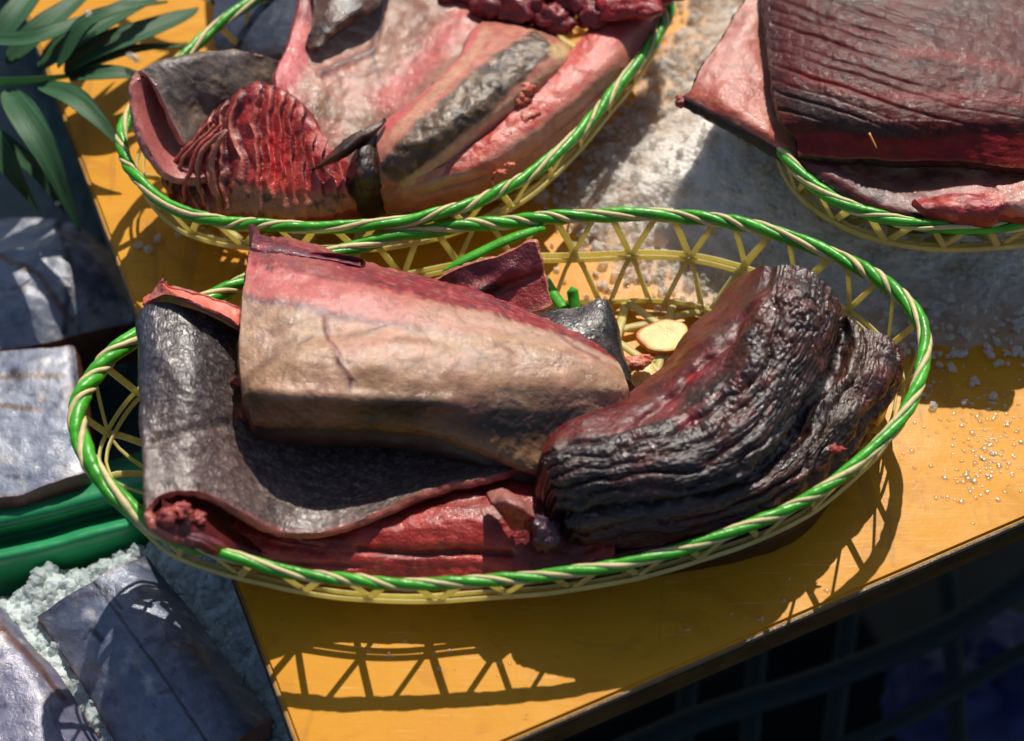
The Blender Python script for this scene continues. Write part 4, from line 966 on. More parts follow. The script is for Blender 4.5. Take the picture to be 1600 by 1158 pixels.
# bony ridge piece
Kc = [  # rows along the length from the lower left end to the upper right end; columns from the back to the front edge
    [(592, 196, 5.2), (590, 222, 5.4), (594, 250, 5.2), (598, 275, 4.6), (604, 296, 3.8), (612, 306, 3.0), (616, 310, 1.8)],
    [(625, 172, 5.6), (628, 200, 5.9), (636, 232, 5.8), (640, 262, 5.0), (650, 284, 4.2), (666, 298, 3.3), (672, 306, 2.0)],
    [(672, 135, 5.7), (682, 165, 6.1), (696, 198, 6.1), (704, 226, 5.4), (714, 246, 4.6), (736, 272, 3.6), (748, 286, 2.2)],
    [(716, 92, 5.7), (730, 122, 6.1), (748, 156, 6.2), (762, 182, 5.6), (776, 200, 4.8), (790, 246, 3.8), (806, 262, 2.4)],
    [(735, 52, 5.4), (770, 70, 5.9), (800, 100, 6.1), (820, 132, 5.7), (836, 150, 5.0), (850, 186, 4.0), (866, 214, 2.8)],
    [(752, 36, 5.0), (800, 44, 5.5), (846, 62, 5.8), (872, 88, 5.5), (884, 106, 4.9), (892, 130, 4.0), (900, 160, 3.0)],
    [(775, 30, 4.2), (820, 36, 4.7), (868, 56, 5.0), (892, 76, 4.8), (898, 84, 4.3), (902, 104, 3.6), (905, 130, 2.6)],
]


def paintK(U, V, S, T, X):
    c = base(U, K(206, 126, 104, .78)); c = mott(c, X, 60, K(224, 156, 130, .8), 0, .4, .8)
    c = stroke(c, U, V, [(735, 50), (690, 100), (640, 150), (600, 190)], 16, K(224, 104, 102, .8), .85); c = stroke(c, U, V, [(760, 50), (720, 105), (660, 165), (615, 210)], 7, K(226, 170, 138, .8), .7)
    br = base(U, K(112, 88, 66, .75)); br = mott(br, X, 90, K(60, 46, 38, .75), 0, .3, .9); br = mott(br, X, 120, K(176, 146, 110, .78), .08, .35, .8, 5)
    d, p = segdist(U + 8 * fbm(X, 90, 3), V + 8 * fbm(X, 90, 3, seed=2), [(622, 262), (660, 222), (720, 172), (780, 118), (835, 74)]); w = 25 + 8 * np.sin(p * 3.1)
    m = 1 - smooth(d, w - 5, w + 4); c = c * (1 - m[..., None]) + br * m[..., None]
    c = stroke(c, U, V, [(630, 292), (700, 240), (770, 185), (850, 118), (890, 95)], 7, K(226, 190, 148, .8), .8); c = blob(c, U, V, 872, 80, 16, 12, 0, K(226, 196, 140, .8), .5, .9)
    return c


patch('Kp', Kc, 180, 120, .01, paintK, M_memb, gH, lambda U, V, S, T, X: .0011 * fbm(X, 40, 3) + .0016 * fbm(X, 150, 4) * (1 - smooth(segdist(U, V, [(622, 262), (720, 172), (835, 74)])[0], 20, 34)), side_col=K(216, 140, 118, .75), drop=True, top_name='bony_ridge', side_name='ridge_side')
# long pale strip along the near rim
Lc = [
    [(604, 316, 2.8), (612, 300, 3.6), (650, 276, 4.4), (690, 262, 4.6)], [(660, 306, 3.0), (670, 288, 4.0), (700, 256, 4.6), (740, 226, 4.8)], [(730, 292, 3.2), (736, 268, 4.4), (744, 236, 4.8), (770, 196, 4.9)],
    [(790, 268, 3.4), (790, 238, 4.6), (790, 200, 5.0), (800, 160, 5.0)], [(850, 226, 3.6), (848, 196, 4.6), (842, 160, 5.0), (850, 120, 5.0)], [(915, 172, 3.9), (908, 146, 4.8), (896, 116, 5.1), (890, 80, 5.0)],
    [(965, 120, 4.2), (956, 94, 5.0), (940, 66, 5.2), (925, 40, 5.0)], [(1012, 58, 4.4), (1000, 36, 5.0), (980, 12, 5.2), (960, -10, 5.0)], [(1050, -20, 4.4), (1035, -40, 5.0), (1010, -60, 5.2), (985, -80, 5.0)]]


def paintL(U, V, S, T, X):
    c = base(U, K(230, 146, 124, .8)); c = mott(c, X, 50, K(240, 180, 154, .8), 0, .4, .8); c = mixc(c, smooth(T + .15 * fbm(X, 60, 4), .38, .52) * .95, K(216, 84, 70, .82))
    c = mott(c, X, 150, K(240, 150, 120, .8), .12, .35, .5, 4); c = mixc(c, smooth(S, .72, .9) * .6, K(206, 70, 72, .8))
    c = mixc(c, (1 - smooth(S, .1, .3)) * smooth(T, .0, .5) * .5, K(176, 108, 110, .8)); c = blob(c, U, V, 690, 285, 36, 10, -20, K(206, 176, 130, .8), .6, .6)
    c = stroke(c, U, V, [(690, 268), (735, 256), (768, 262)], 7, K(206, 92, 72, .8), .8); return mixc(c, (1 - smooth(T, .0, .1)) * .5, K(160, 96, 80, .8))


patch('Lp', Lc, 220, 70, .008, paintL, M_cut, gH, lambda U, V, S, T, X: .0016 * fbm(X, 50, 4) + .0016 * np.maximum(fbm(X, 110, 4, seed=2), 0) * smooth(T, .35, .7), side_col=K(214, 136, 116, .78), drop=True, top_name='pale_strip', side_name='strip_side')
nubs(gH, 'flesh_tag', [(818, 138, 5.4, .0042, 1.2, 1, .8), (808, 156, 5.2, .0042, 1.4, .9, .7), (812, 176, 4.9, .0052, 1.6, 1.2, .4), (796, 198, 4.8, .0048, 1.2, 1.3, .4), (782, 270, 4.1, .0018, 1.6, 1, .8), (796, 258, 4.2, .0016, 1.6, 1, .8), (770, 282, 3.8, .0012, .8, 2, .8)], M_flesh, K(224, 112, 84, .8))
# dark red roe and liver lumps at the top
gM = thing('red_offal', 'glossy dark red lumps of offal heaped at the top right of the back left basket', 'offal', P(880, 20, .04))
nubs(gM, 'offal_lump', [(770, 4, 5.0, .010, 1.2, .9, .7), (820, 14, 5.4, .010, 1.2, .9, .8), (866, 30, 5.2, .009, 1.2, 1, .8), (900, -4, 5.6, .010, 1.1, 1, .7), (860, -20, 5.6, .011, 1.2, 1, .7), (800, -30, 5.6, .012, 1.2, 1, .8), (930, 24, 5.3, .008, 1, 1, .8), (720, -14, 4.8, .011, 1.2, 1, .6), (760, -60, 5.2, .014, 1.2, 1, .6), (860, -80, 5.4, .016, 1.2, 1, .6)], M_flesh, K(150, 44, 48, .75))
nubs(gM, 'liver_piece', [(985, 8, 5.8, .011, 1.3, 1, .55), (1020, -20, 5.6, .011, 1.2, 1, .6), (960, -40, 5.8, .014, 1.2, 1, .6)], M_flesh, K(176, 30, 34, .75), 4)

# ------------------------------------------------------------------ back right basket
gN = thing('dark_red_slab', 'big dark red slab with fine slanting grooves, topmost in the back right basket', 'fish', P(1400, 120, .06))
N_ = [
    [(1186, -140, 7.2), (1192, 0, 7.2), (1200, 70, 7.2), (1208, 140, 7.0), (1222, 190, 6.6), (1244, 212, 6.0), (1248, 240, 4.6)],
    [(1230, -150, 7.6), (1236, 0, 7.6), (1244, 70, 7.6), (1252, 135, 7.5), (1268, 182, 7.1), (1290, 208, 6.4), (1292, 246, 4.6)],
    [(1300, -150, 8.0), (1306, 0, 8.0), (1312, 75, 8.0), (1318, 140, 7.8), (1330, 184, 7.4), (1342, 214, 6.6), (1344, 248, 4.8)],
    [(1380, -150, 8.2), (1386, 0, 8.2), (1390, 75, 8.2), (1396, 140, 8.0), (1402, 188, 7.6), (1410, 222, 6.7), (1410, 252, 4.9)],
    [(1480, -150, 8.2), (1484, 0, 8.2), (1488, 75, 8.2), (1492, 140, 8.0), (1494, 186, 7.6), (1496, 216, 6.8), (1496, 252, 5.0)],
    [(1600, -150, 8.0), (1602, 0, 8.0), (1604, 75, 8.0), (1606, 140, 7.9), (1606, 186, 7.5), (1608, 214, 6.8), (1608, 264, 5.0)],
    [(1760, -150, 7.6), (1760, 0, 7.6), (1760, 75, 7.6), (1760, 140, 7.5), (1760, 190, 7.2), (1760, 220, 6.6), (1760, 276, 5.0)],
]


def paintN(U, V, S, T, X):
    c = base(U, K(104, 28, 24, .60)); c = mott(c, X, 36, K(66, 24, 22, .58), 0, .4, .8); c = mott(c, X, 90, K(126, 58, 46, .62), .05, .4, .5, 3)
    c = mixc(c, (1 - smooth(U, 1200, 1236)) * .5, K(50, 36, 38, .7)); t = T * 6
    for k in range(15):
        v0 = -120 + k * 21 + 3 * math.sin(k * 2.3); pts = [(1205, v0 - 12), (1300, v0 + 20), (1400, v0 + 54), (1500, v0 + 82), (1620, v0 + 100)]
        c = stroke(c, U, V, pts, 1.6 + .8 * math.sin(k * 1.7), K(92, 22, 26, .75), .75 * (1 - smooth(U, 1300, 1560)), .5)
    c = stroke(c, U, V, [(1262, 118), (1320, 140), (1400, 152), (1500, 150), (1600, 158)], 9, K(132, 30, 32, .75), .7); c = stroke(c, U, V, [(1400, 80), (1470, 84), (1600, 112)], 7, K(140, 36, 36, .75), .6)
    c = blob(c, U, V, 1270, 168, 60, 20, 22, K(62, 52, 50, .75), .6, .8); c = blob(c, U, V, 1370, 200, 60, 12, 6, K(88, 66, 60, .75), .6, .7); c = blob(c, U, V, 1520, 6, 46, 30, 20, K(78, 52, 48, .75), .6, .7)
    c = mixc(c, smooth(V, -10, 0) * 0 + smooth(t + .2 * fbm(X, 60, 3), 4.75, 5.05), K(140, 30, 30, .8)); return mixc(c, smooth(t, 5.85, 6) * .7, K(170, 96, 54, .75))


def dispN(U, V, S, T, X):
    d = .0012 * fbm(X, 30, 4) + .0005 * fbm(X, 220, 4)
    for k in range(15):
        v0 = -120 + k * 21 + 3 * math.sin(k * 2.3); d = d - (.0007 + .0012 * fbm(X, 30, 2, seed=k)) * ridge(U + 3 * fbm(X, 60, 2), V + 7 * fbm(X, 40, 3), [(1205, v0 - 12), (1300, v0 + 20), (1400, v0 + 54), (1500, v0 + 82), (1620, v0 + 100)], 2.4) * (1 - .8 * smooth(U, 1300, 1560))
    for k in range(14):
        d = d + .0007 * ridge(U, V, [(1355 + k * 9, 190), (1352 + k * 9, 222)], 2)
    return d * (1 - .5 * smooth(T, .8, .9))


patch('N', lift(N_, [0, 0, 0, 0, .1, .3, 1.3], .0), 260, 230, .004, paintN, M_redm, gN, dispN, side_col=K(60, 30, 30, .7), drop=True, top_name='grooved_flesh', side_name='underside', bulge=.05)
gO = thing('pink_underlying_slab', 'pink slab with a black skin edge, jutting out left beneath the grooved dark red slab', 'fish', P(1350, 230, .04))
O_ = [
    [(1066, 152, 4.6), (1082, 138, 4.9), (1094, 108, 5.2), (1122, 70, 5.4), (1150, 20, 5.6), (1168, -10, 5.6), (1190, -80, 5.6)],
    [(1120, 182, 4.8), (1128, 160, 5.2), (1138, 128, 5.3), (1160, 84, 5.5), (1182, 30, 5.6), (1200, -10, 5.6), (1220, -80, 5.6)],
    [(1180, 216, 4.7), (1186, 196, 5.1), (1192, 160, 5.1), (1208, 100, 5.1), (1220, 40, 5.1), (1240, -10, 5.1), (1260, -80, 5.1)],
    [(1240, 254, 4.4), (1248, 238, 4.7), (1256, 200, 4.7), (1264, 120, 4.7), (1280, 40, 4.7), (1290, -10, 4.7), (1310, -80, 4.7)],
    [(1310, 300, 4.2), (1318, 280, 4.5), (1326, 240, 4.5), (1334, 160, 4.4), (1340, 60, 4.4), (1350, -10, 4.4), (1360, -80, 4.4)],
    [(1390, 340, 4.0), (1398, 318, 4.4), (1404, 270, 4.4), (1410, 180, 4.3), (1416, 60, 4.3), (1420, -10, 4.3), (1430, -80, 4.3)],
    [(1480, 356, 4.0), (1484, 336, 4.5), (1488, 280, 4.5), (1490, 190, 4.3), (1492, 60, 4.3), (1496, -10, 4.3), (1500, -80, 4.3)],
    [(1580, 350, 4.2), (1580, 330, 4.7), (1580, 280, 4.7), (1580, 190, 4.5), (1580, 60, 4.3), (1580, -10, 4.3), (1580, -80, 4.3)],
    [(1700, 340, 4.2), (1700, 322, 4.7), (1700, 280, 4.7), (1700, 190, 4.5), (1700, 60, 4.3), (1700, -10, 4.3), (1700, -80, 4.3)],
]


def paintO(U, V, S, T, X):
    c = base(U, K(204, 112, 94, .76)); c = mott(c, X, 50, K(224, 156, 138, .78), 0, .4, .8); c = mott(c, X, 70, K(166, 60, 46, .78), 0, .35, .75, 3)
    c = mixc(c, np.exp(-((T * 6 - .95) / .45) ** 2) * .7, K(196, 84, 50, .8)); c = mixc(c, smooth(U, 1225, 1262), K(110, 40, 40, .8))  # dark red beneath the grooved slab: its shade put into the colour
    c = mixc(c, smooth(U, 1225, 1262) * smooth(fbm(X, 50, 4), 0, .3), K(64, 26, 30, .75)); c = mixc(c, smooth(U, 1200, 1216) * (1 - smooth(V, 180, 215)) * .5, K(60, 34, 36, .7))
    c = blob(c, U, V, 1560, 300, 90, 30, 0, K(196, 100, 90, .8), .6, .8); return mixc(c, (1 - smooth(T * 6, .12, .3)) * .95, K(24, 22, 26, .7))


patch('O', lift(O_, [1.0, 1.0, .9, .8, .7, .6, .6]), 220, 110, .005, paintO, M_cut, gO, lambda U, V, S, T, X: .0015 * fbm(X, 60, 4), side_mat=M_skinsm, side_col=K(26, 26, 30, .7), base_col=K(24, 24, 28, .7), drop=True, top_name='pink_flesh', side_name='black_skin')
nubs(gO, 'flesh_tag', [(1062, 158, 5.4, .0026, .8, 1.3, .8)], M_flesh, K(170, 60, 40, .8))
gQ = thing('torn_red_flap', 'torn bright red flap of flesh resting on the near rim of the back right basket', 'fish scrap', P(1500, 320, .05))
Q_ = [[(1430, 312, 5.4), (1480, 304, 5.8), (1530, 300, 6.0), (1580, 286, 6.2), (1640, 280, 6.4)], [(1446, 326, 5.6), (1490, 322, 6.0), (1540, 322, 6.1), (1590, 314, 6.3), (1640, 310, 6.4)], [(1470, 344, 5.2), (1510, 346, 5.5), (1550, 344, 5.6), (1572, 334, 5.8), (1640, 340, 5.8)], [(1500, 352, 4.8), (1530, 354, 5.0), (1556, 352, 5.1), (1574, 342, 5.2), (1640, 352, 5.2)]]
patch('Q', lift(Q_, .6), 60, 110, .004, lambda U, V, S, T, X: mixc(mott(base(U, K(176, 52, 50, .8)), X, 90, K(222, 106, 84, .8), .05, .35), smooth(U - (V - 300), 1545, 1570), K(216, 150, 134, .8)), M_flesh, gQ, lambda U, V, S, T, X: .0018 * fbm(X, 110, 4), side_col=K(150, 40, 40, .8), top_name='red_flesh', side_name='underside', drop=True)
tk = thing('wood_splinter', 'thin orange splinter stuck on the near edge of the big dark red slab', 'splinter', P(1364, 220, .069))
a = np.linspace(0, 1, 6); tube('shaft', P(1358 + 12 * a, 208 + 24 * a, .0755 - .003 * a), .0005 * (1.2 - .6 * a), simple('orange_splinter', (.75, .33, .06), .5), tk, sides=6)

# ------------------------------------------------------------------ ice
def ice_mat(name, clear, c=(.80, .82, .84), thick_attr=False, rough=.14):
    """crushed ice: a scattering body, a wet gloss and, where it is thin, see-through"""
    M = Mat(name); ob = M.N('TexCoord').outputs['Object']; a = M.noise(ob, 420, 5, .65); b = M.noise(ob, 60, 5, .6)
    v = M.N('TexVoronoi', feature='SMOOTH_F1'); v.inputs['Scale'].default_value = 420; M.L(ob, v.inputs['Vector'])
    M.L(M.ramp(b, .3, .7, tuple(np.array(c) * .82) + (1,), c + (1,)), M.b.inputs['Base Color'])
    n = M.bump(v.outputs[0], .75, .0018); n = M.bump(a, .6, .0011, n); M.L(n, M.b.inputs['Normal']); M.b.inputs['Roughness'].default_value = rough
    M.b.inputs['IOR'].default_value = 1.31; M.b.inputs['Subsurface Weight'].default_value = .6 if thick_attr else 0; M.b.inputs['Subsurface Radius'].default_value = (1, .95, .9); M.b.inputs['Subsurface Scale'].default_value = .006; tb = M.N('BsdfTransparent'); tb.inputs[0].default_value = (.96, .97, .97, 1); mx = M.N('MixShader')
    if thick_attr: M.L(M.N('SeparateColor').outputs[0], mx.inputs[0]); M.L(M.N('VertexColor', layer_name='Col').outputs[0], mx.inputs[0].links[0].from_node.inputs[0])
    else: mx.inputs[0].default_value = 1 - clear
    M.L(tb.outputs[0], mx.inputs[1]); M.L(M.b.outputs[0], mx.inputs[2]); M.L(mx.outputs[0], M.n['Material Output'].inputs['Surface'])
    return M.m


def in_poly(x, y, poly):
    r = np.zeros(x.shape, bool); j = len(poly) - 1
    for i in range(len(poly)):
        a, b = poly[i], poly[j]; c = ((a[1] > y) != (b[1] > y)) & (x < (b[0] - a[0]) * (y - a[1]) / (b[1] - a[1] + 1e-12) + a[0]); r ^= c; j = i
    return r


def pdist(x, y, poly):
    d, _ = segdist(x, y, list(poly) + [poly[0]]); return np.where(in_poly(x, y, poly), d, -d)


ICO = None


def chunks(pts, size, mat, name, parent=None, label=None, squash=.8):
    """many small angular grains, joined"""
    t = (1 + 5 ** .5) / 2
    v = np.array([(-1, t, 0), (1, t, 0), (-1, -t, 0), (1, -t, 0), (0, -1, t), (0, 1, t), (0, -1, -t), (0, 1, -t), (t, 0, -1), (t, 0, 1), (-t, 0, -1), (-t, 0, 1)]) / 1.9
    f = np.array([(0, 11, 5), (0, 5, 1), (0, 1, 7), (0, 7, 10), (0, 10, 11), (1, 5, 9), (5, 11, 4), (11, 10, 2), (10, 7, 6), (7, 1, 8), (3, 9, 4), (3, 4, 2), (3, 2, 6), (3, 6, 8), (3, 8, 9), (4, 9, 5), (2, 4, 11), (6, 2, 10), (8, 6, 7), (9, 8, 1)])
    N = len(pts); q = rng.normal(size=(N, 3, 3)); q, _ = np.linalg.qr(q); sc = (size * rng.lognormal(0, .35, N))[:, None, None] * rng.uniform(.65, 1.25, (N, 1, 3))
    V = (v[None] * sc * rng.uniform(.75, 1.2, (N, 12, 1))) @ q; V[..., 2] *= squash; V = V + pts[:, None]
    F = (f[None] + 12 * np.arange(N)[:, None, None]).reshape(-1, 3)
    o = mesh_np(name, V.reshape(-1, 3), F, mat, parent, smoothf=False)
    if label: tag(o, label, 'ice', kind='stuff')
    return o


M_ice = ice_mat('packed_ice', 0, (.93, .87, .80), True, .14); M_icec = ice_mat('clear_ice', .6, (.92, .84, .76), rough=.08)
icepx = [(1075, -60), (1060, 40), (1010, 110), (960, 180), (905, 235), (862, 292), (868, 345), (905, 385), (960, 430), (1060, 470), (1200, 520), (1320, 560), (1440, 548), (1600, 548), (1900, 560), (2000, 0), (1900, -260), (1100, -260)]
ip = [tuple(P(u, v, 0)[:2]) for u, v in icepx]
xs = np.arange(-.02, .62, .0016); ys = np.arange(-.01, .50, .0016); gx, gy = np.meshgrid(xs, ys, indexing='ij')
XY = np.stack([gx, gy, np.zeros_like(gx)], -1); wobd = pdist(gx, gy, ip) + .010 * fbm(XY, 40, 4)


def ice_h(d, XYZ):
    lump = fbm(XYZ, 60, 3); cell = np.abs(fbm(XYZ, 210, 2, seed=4))
    far = smooth(XYZ[..., 1], .055, .15)
    return smooth(d, -.002, .07) * (.003 + .021 * far) + smooth(d, -.006, .016) * (.0022 + .0034 * lump + .0022 * cell) - .0010


hz = ice_h(wobd, XY) ; hz = hz + .0010 * np.abs(fbm(XY, 380, 2))
F = grid_faces(len(xs), len(ys)); keep = (hz.ravel()[F] > -.0012).any(1) & (wobd.ravel()[F] > -.01).all(1)
Vv = np.stack([gx, gy, hz], -1).reshape(-1, 3)
tk_ = np.clip(.30 + .3 * fbm(XY, 90, 3) + .95 * smooth(wobd, .0, .075), .12, 1).ravel()[:, None] * np.ones(3)
tag(mesh_np('ice_heap', Vv, F[keep], M_ice, None, tk_), 'broad heap of crushed ice covering the back of the yellow board', 'ice', kind='stuff')
cand = np.stack([rng.uniform(-.02, .60, 30000), rng.uniform(-.01, .42, 30000), np.zeros(30000)], -1)
d = pdist(cand[:, 0], cand[:, 1], ip) + .010 * fbm(cand, 40, 4); p_ = np.where(d > .025, .16, np.where(d > -.004, .45, np.exp(d / .010) * .22)) * (d > -.035)
sel = rng.uniform(size=len(cand)) < p_; cand, d = cand[sel], d[sel]; cand[:, 2] = np.maximum(ice_h(d, cand), 0) + .0012
chunks(cand, .0019, M_icec, 'ice_grains', None, 'loose translucent ice grains on and around the ice heap')

# ------------------------------------------------------------------ palm frond
def leaf_mat():
    M = Mat('palm_leaf'); uv = M.N('TexCoord').outputs['UV']; ob = M.N('TexCoord').outputs['Object']
    f = M.noise(M.mp(uv, 30, 900), 1, 3); g = M.noise(ob, 50, 4)
    c = M.mix(.6, M.ramp(g, .3, .7, (.010, .046, .024, 1), (.022, .085, .038, 1)), M.ramp(f, .3, .7, (.015, .06, .025, 1), (.06, .17, .06, 1)))
    M.L(c, M.b.inputs['Base Color']); M.L(M.bump(f, .5, .0006), M.b.inputs['Normal']); M.b.inputs['Roughness'].default_value = .55
    M.b.inputs['Specular IOR Level'].default_value = .3; M.b.inputs['Subsurface Weight'].default_value = .1; M.b.inputs['Subsurface Scale'].default_value = .002
    return M.m


M_leaf = leaf_mat(); M_stem = simple('leaf_stem', (.10, .36, .05), .4)
frond = thing('palm_frond', 'dark green palm frond with long pointed leaflets at the top left corner of the board', 'leaf', P(60, 125, .02))
LF = [([(100, 112, 2.4), (150, 78, 3.0), (220, 52, 3.2), (285, 26, 2.8), (310, 12, 2.4)], 26), ([(60, 108, 2.6), (110, 66, 3.3), (170, 30, 3.4), (240, -6, 3.0), (300, -30, 2.4)], 26), ([(100, 118, 2.3), (160, 92, 2.9), (220, 76, 2.9), (300, 70, 2.0)], 13),
      ([(108, 122, 2.2), (150, 116, 2.7), (200, 116, 2.6), (250, 126, 1.8)], 17), ([(60, 132, 2.3), (110, 150, 2.9), (150, 184, 2.6), (196, 236, 1.6)], 19), ([(10, 140, 2.2), (44, 190, 2.6), (80, 255, 1.6), (126, 362, -1.0)], 24),
      ([(10, 100, 2.6), (60, 50, 3.4), (110, 10, 3.5), (170, -40, 3.0)], 24), ([(-30, 90, 2.6), (20, 30, 3.4), (60, -20, 3.4), (110, -80, 3.0)], 24), ([(-40, 60, 3), (40, 62, 3.9), (110, 40, 3.9), (190, 6, 3.0)], 18), ([(-60, 150, 2.0), (-20, 210, 1.8), (20, 270, .5), (60, 330, -1.6)], 20),
      ([(-60, 180, 1.2), (10, 230, .4), (60, 270, -.8), (100, 330, -2.6)], 18), ([(90, 105, 3.0), (130, 40, 4.2), (190, 14, 4.4), (262, 2, 3.4)], 15), ([(180, -60, 2.0), (250, -30, 2.4), (310, -8, 2.0), (345, 10, 1.4)], 12)]
for pts, w in LF:
    n, m = 50, 9; a = cr1(np.array(pts, float), n); X = P(a[:, 0], a[:, 1], a[:, 2] / 100); t = np.gradient(X, axis=0); t /= np.linalg.norm(t, axis=1)[:, None]
    sd = np.cross(t, [0, 0, 1.0]); sd /= np.linalg.norm(sd, axis=1)[:, None]; u = np.linspace(0, 1, n); ww = w / 3680 * 1.12 * np.sin(math.pi * np.clip(u, 0, 1) ** .62) ** .8 + .0002
    j = np.linspace(-1, 1, m); Y = X[:, None] + sd[:, None] * (j[None, :, None] * ww[:, None, None]) + np.array([0, 0, 1.0]) * ((np.abs(j)[None, :] * .35 - .1) * ww[:, None] + .0006 * np.cos(j * 14)[None, :])[..., None]
    B_ = Y - np.array([0, 0, .00035]); UV = np.stack([np.repeat(u[:, None] * .1, m, 1), j[None] * ww[:, None]], -1).reshape(-1, 2)
    Fz = np.vstack([grid_faces(n, m), grid_faces(n, m, off=n * m, flip=True)]); mesh_np('leaflet', np.vstack([Y.reshape(-1, 3), B_.reshape(-1, 3)]), Fz, M_leaf, frond, None, np.vstack([UV, UV]))
a = cr1(np.array([(-80, 128, 1.6), (0, 128, 2.1), (60, 124, 2.3), (112, 118, 2.2)], float), 20); tube('stem', P(a[:, 0], a[:, 1], a[:, 2] / 100), .0022 * np.linspace(1.3, .5, 20), M_stem, frond, sides=8)
# crumbs of ice on the leaves and board
cr = np.array([P(u, v, h / 100) for u, v, h in ((205, 88, 3.2), (212, 92, 3.2), (140, 26, 4.2), (150, 20, 4.2), (128, 30, 4.1), (278, 365, .15), (232, 390, .15), (216, 383, .15), (246, 374, .1), (90, 318, -1))])
chunks(cr, .0022, M_icec, 'ice_crumbs', None, 'few stray ice crumbs on the palm leaves and the left edge of the board')

# ------------------------------------------------------------------ tray and fish below the board on the left
ZT = -.075
M_tray = simple('green_tray_plastic', (.012, .24, .085), .38, .25, 20, .25, 120, .0015); M_teal = simple('dark_teal_floor', (.02, .075, .075), .3, .4, 14, .4, 60, .003)


def ridge_patch(name, ctrl, mat, parent, n=50, m=90, th=.003, disp=.0012):
    G = cr1(np.array(ctrl, float), n); G = cr1(G.transpose(1, 0, 2), m).transpose(1, 0, 2); X = P(G[..., 0], G[..., 1], G[..., 2] / 100)
    X = X + disp * np.stack([np.zeros(X.shape[:2]), np.zeros(X.shape[:2]), fbm(X, 40, 4)], -1); B_ = X - [0, 0, th]
    i = np.concatenate([np.arange(m - 1), np.arange(n - 1) * m + m - 1, (n - 1) * m + np.arange(m - 1, 0, -1), np.arange(n - 1, 0, -1) * m]); j = np.roll(i, -1); o_ = n * m
    F = np.vstack([grid_faces(n, m), grid_faces(n, m, off=o_, flip=True), np.stack([i, i + o_, j + o_, j], -1)])
    return mesh_np(name, np.vstack([X.reshape(-1, 3), B_.reshape(-1, 3)]), F, mat, parent)


tr = thing('green_tray', 'bright green plastic tray with a rolled rim, below the left edge of the yellow board', 'tray', P(60, 800, -.09))
# divider wall between the upper and lower compartments (rolled rim, then a second step)
div = []
for (du, dv, h) in ((0, -52, -9.5), (0, -40, -7.4), (0, -26, -6.2), (0, -8, -5.8), (0, 10, -6.1), (0, 24, -7.2), (0, 34, -7.4), (0, 44, -6.9), (0, 58, -6.8), (0, 74, -7.4), (0, 98, -9.0), (0, 130, -11.2)):
    div.append([(u, v + dv, h) for u, v in ((-160, 850), (-60, 826), (60, 800), (160, 774), (260, 748), (380, 716), (520, 680))])
ridge_patch('rolled_rim', div, M_tray, tr)
def slabz(poly, z0, z1, name, mat, parent, bev=.002):
    w = [P(u, v, z1) for u, v in poly]; return prism(name, [(p[0], p[1]) for p in w], z0, z1, mat, parent, bev)


slabz([(-500, -400), (330, -400), (560, 1260), (520, 1500), (-500, 1500)], -.135, -.118, 'tray_floor', M_teal, tr)

M_silver = organic('silver_fish_skin', 'membrane', .36, .3, 0, .6, .8, .3); M_silver.node_tree.nodes['Principled BSDF'].inputs['Metallic'].default_value = .1


def silver(name_label, ctrl, th, paint, n=90, m=90, disp=None):
    c = np.array(ctrl, float).reshape(-1, 3).mean(0); g = thing('silver_fish_piece', name_label, 'fish', P(c[0], c[1], c[2] / 100 - .01), 'chunks of silver fish in the green tray')
    patch('s', ctrl, n, m, th, paint, M_silver, g, disp or (lambda U, V, S, T, X: .0018 * fbm(X, 26, 4) + .0006 * fbm(X, 120, 3)), side_col=K(120, 78, 62, .7), top_name='silver_skin', side_name='cut_flesh', drop=True, bulge=.06)
    return g


def paintS(tint, dark, lines=()):
    def f(U, V, S, T, X):
        c = base(U, K(*tint, .75)); c = mott(c, X, 24, K(*dark, .72), -.05, .35, .85); c = mott(c, X, 70, K(206, 204, 206, .78), .1, .4, .6, 3); c = mott(c, X, 130, K(70, 72, 90, .72), .18, .4, .7, 8)
        c = mott(c, X, 40, K(150, 124, 104, .74), .22, .42, .5, 12)
        for pts, w, cc in lines: c = stroke(c, U, V, pts, w, K(*cc, .7), .9)
        e = np.minimum(np.minimum(S, 1 - S), np.minimum(T, 1 - T)); return mixc(c, (1 - smooth(e, .0, .02)) * .5, K(120, 84, 66, .7))
    return f


silver('silver fish piece with wrinkled shiny skin, uppermost of those left of the yellow board', [
    [(-160, 360, -5.2), (-60, 350, -5.0), (40, 340, -4.8), (110, 350, -4.8), (160, 380, -5.4), (205, 420, -6.4)], [(-160, 420, -5.0), (-60, 410, -4.5), (40, 400, -4.3), (120, 405, -4.5), (170, 430, -5.2), (214, 462, -6.4)],
    [(-160, 480, -5.0), (-60, 475, -4.5), (40, 465, -4.3), (110, 460, -4.6), (170, 470, -5.4), (216, 490, -6.5)], [(-160, 560, -6.0), (-60, 552, -5.6), (30, 545, -5.4), (100, 530, -5.6), (150, 515, -6.2), (205, 505, -6.9)]], .03, paintS((150, 156, 172), (96, 104, 128), [([(0, 400), (60, 430), (110, 500)], 5, (120, 84, 70)), ([(90, 350), (110, 420), (100, 520)], 5, (70, 70, 84))]),
    disp=lambda U, V, S, T, X: 0.0018 * fbm(X, 34, 3) + .0012 * (1 - 2 * np.abs(fbm(X, 60, 2, seed=5))))
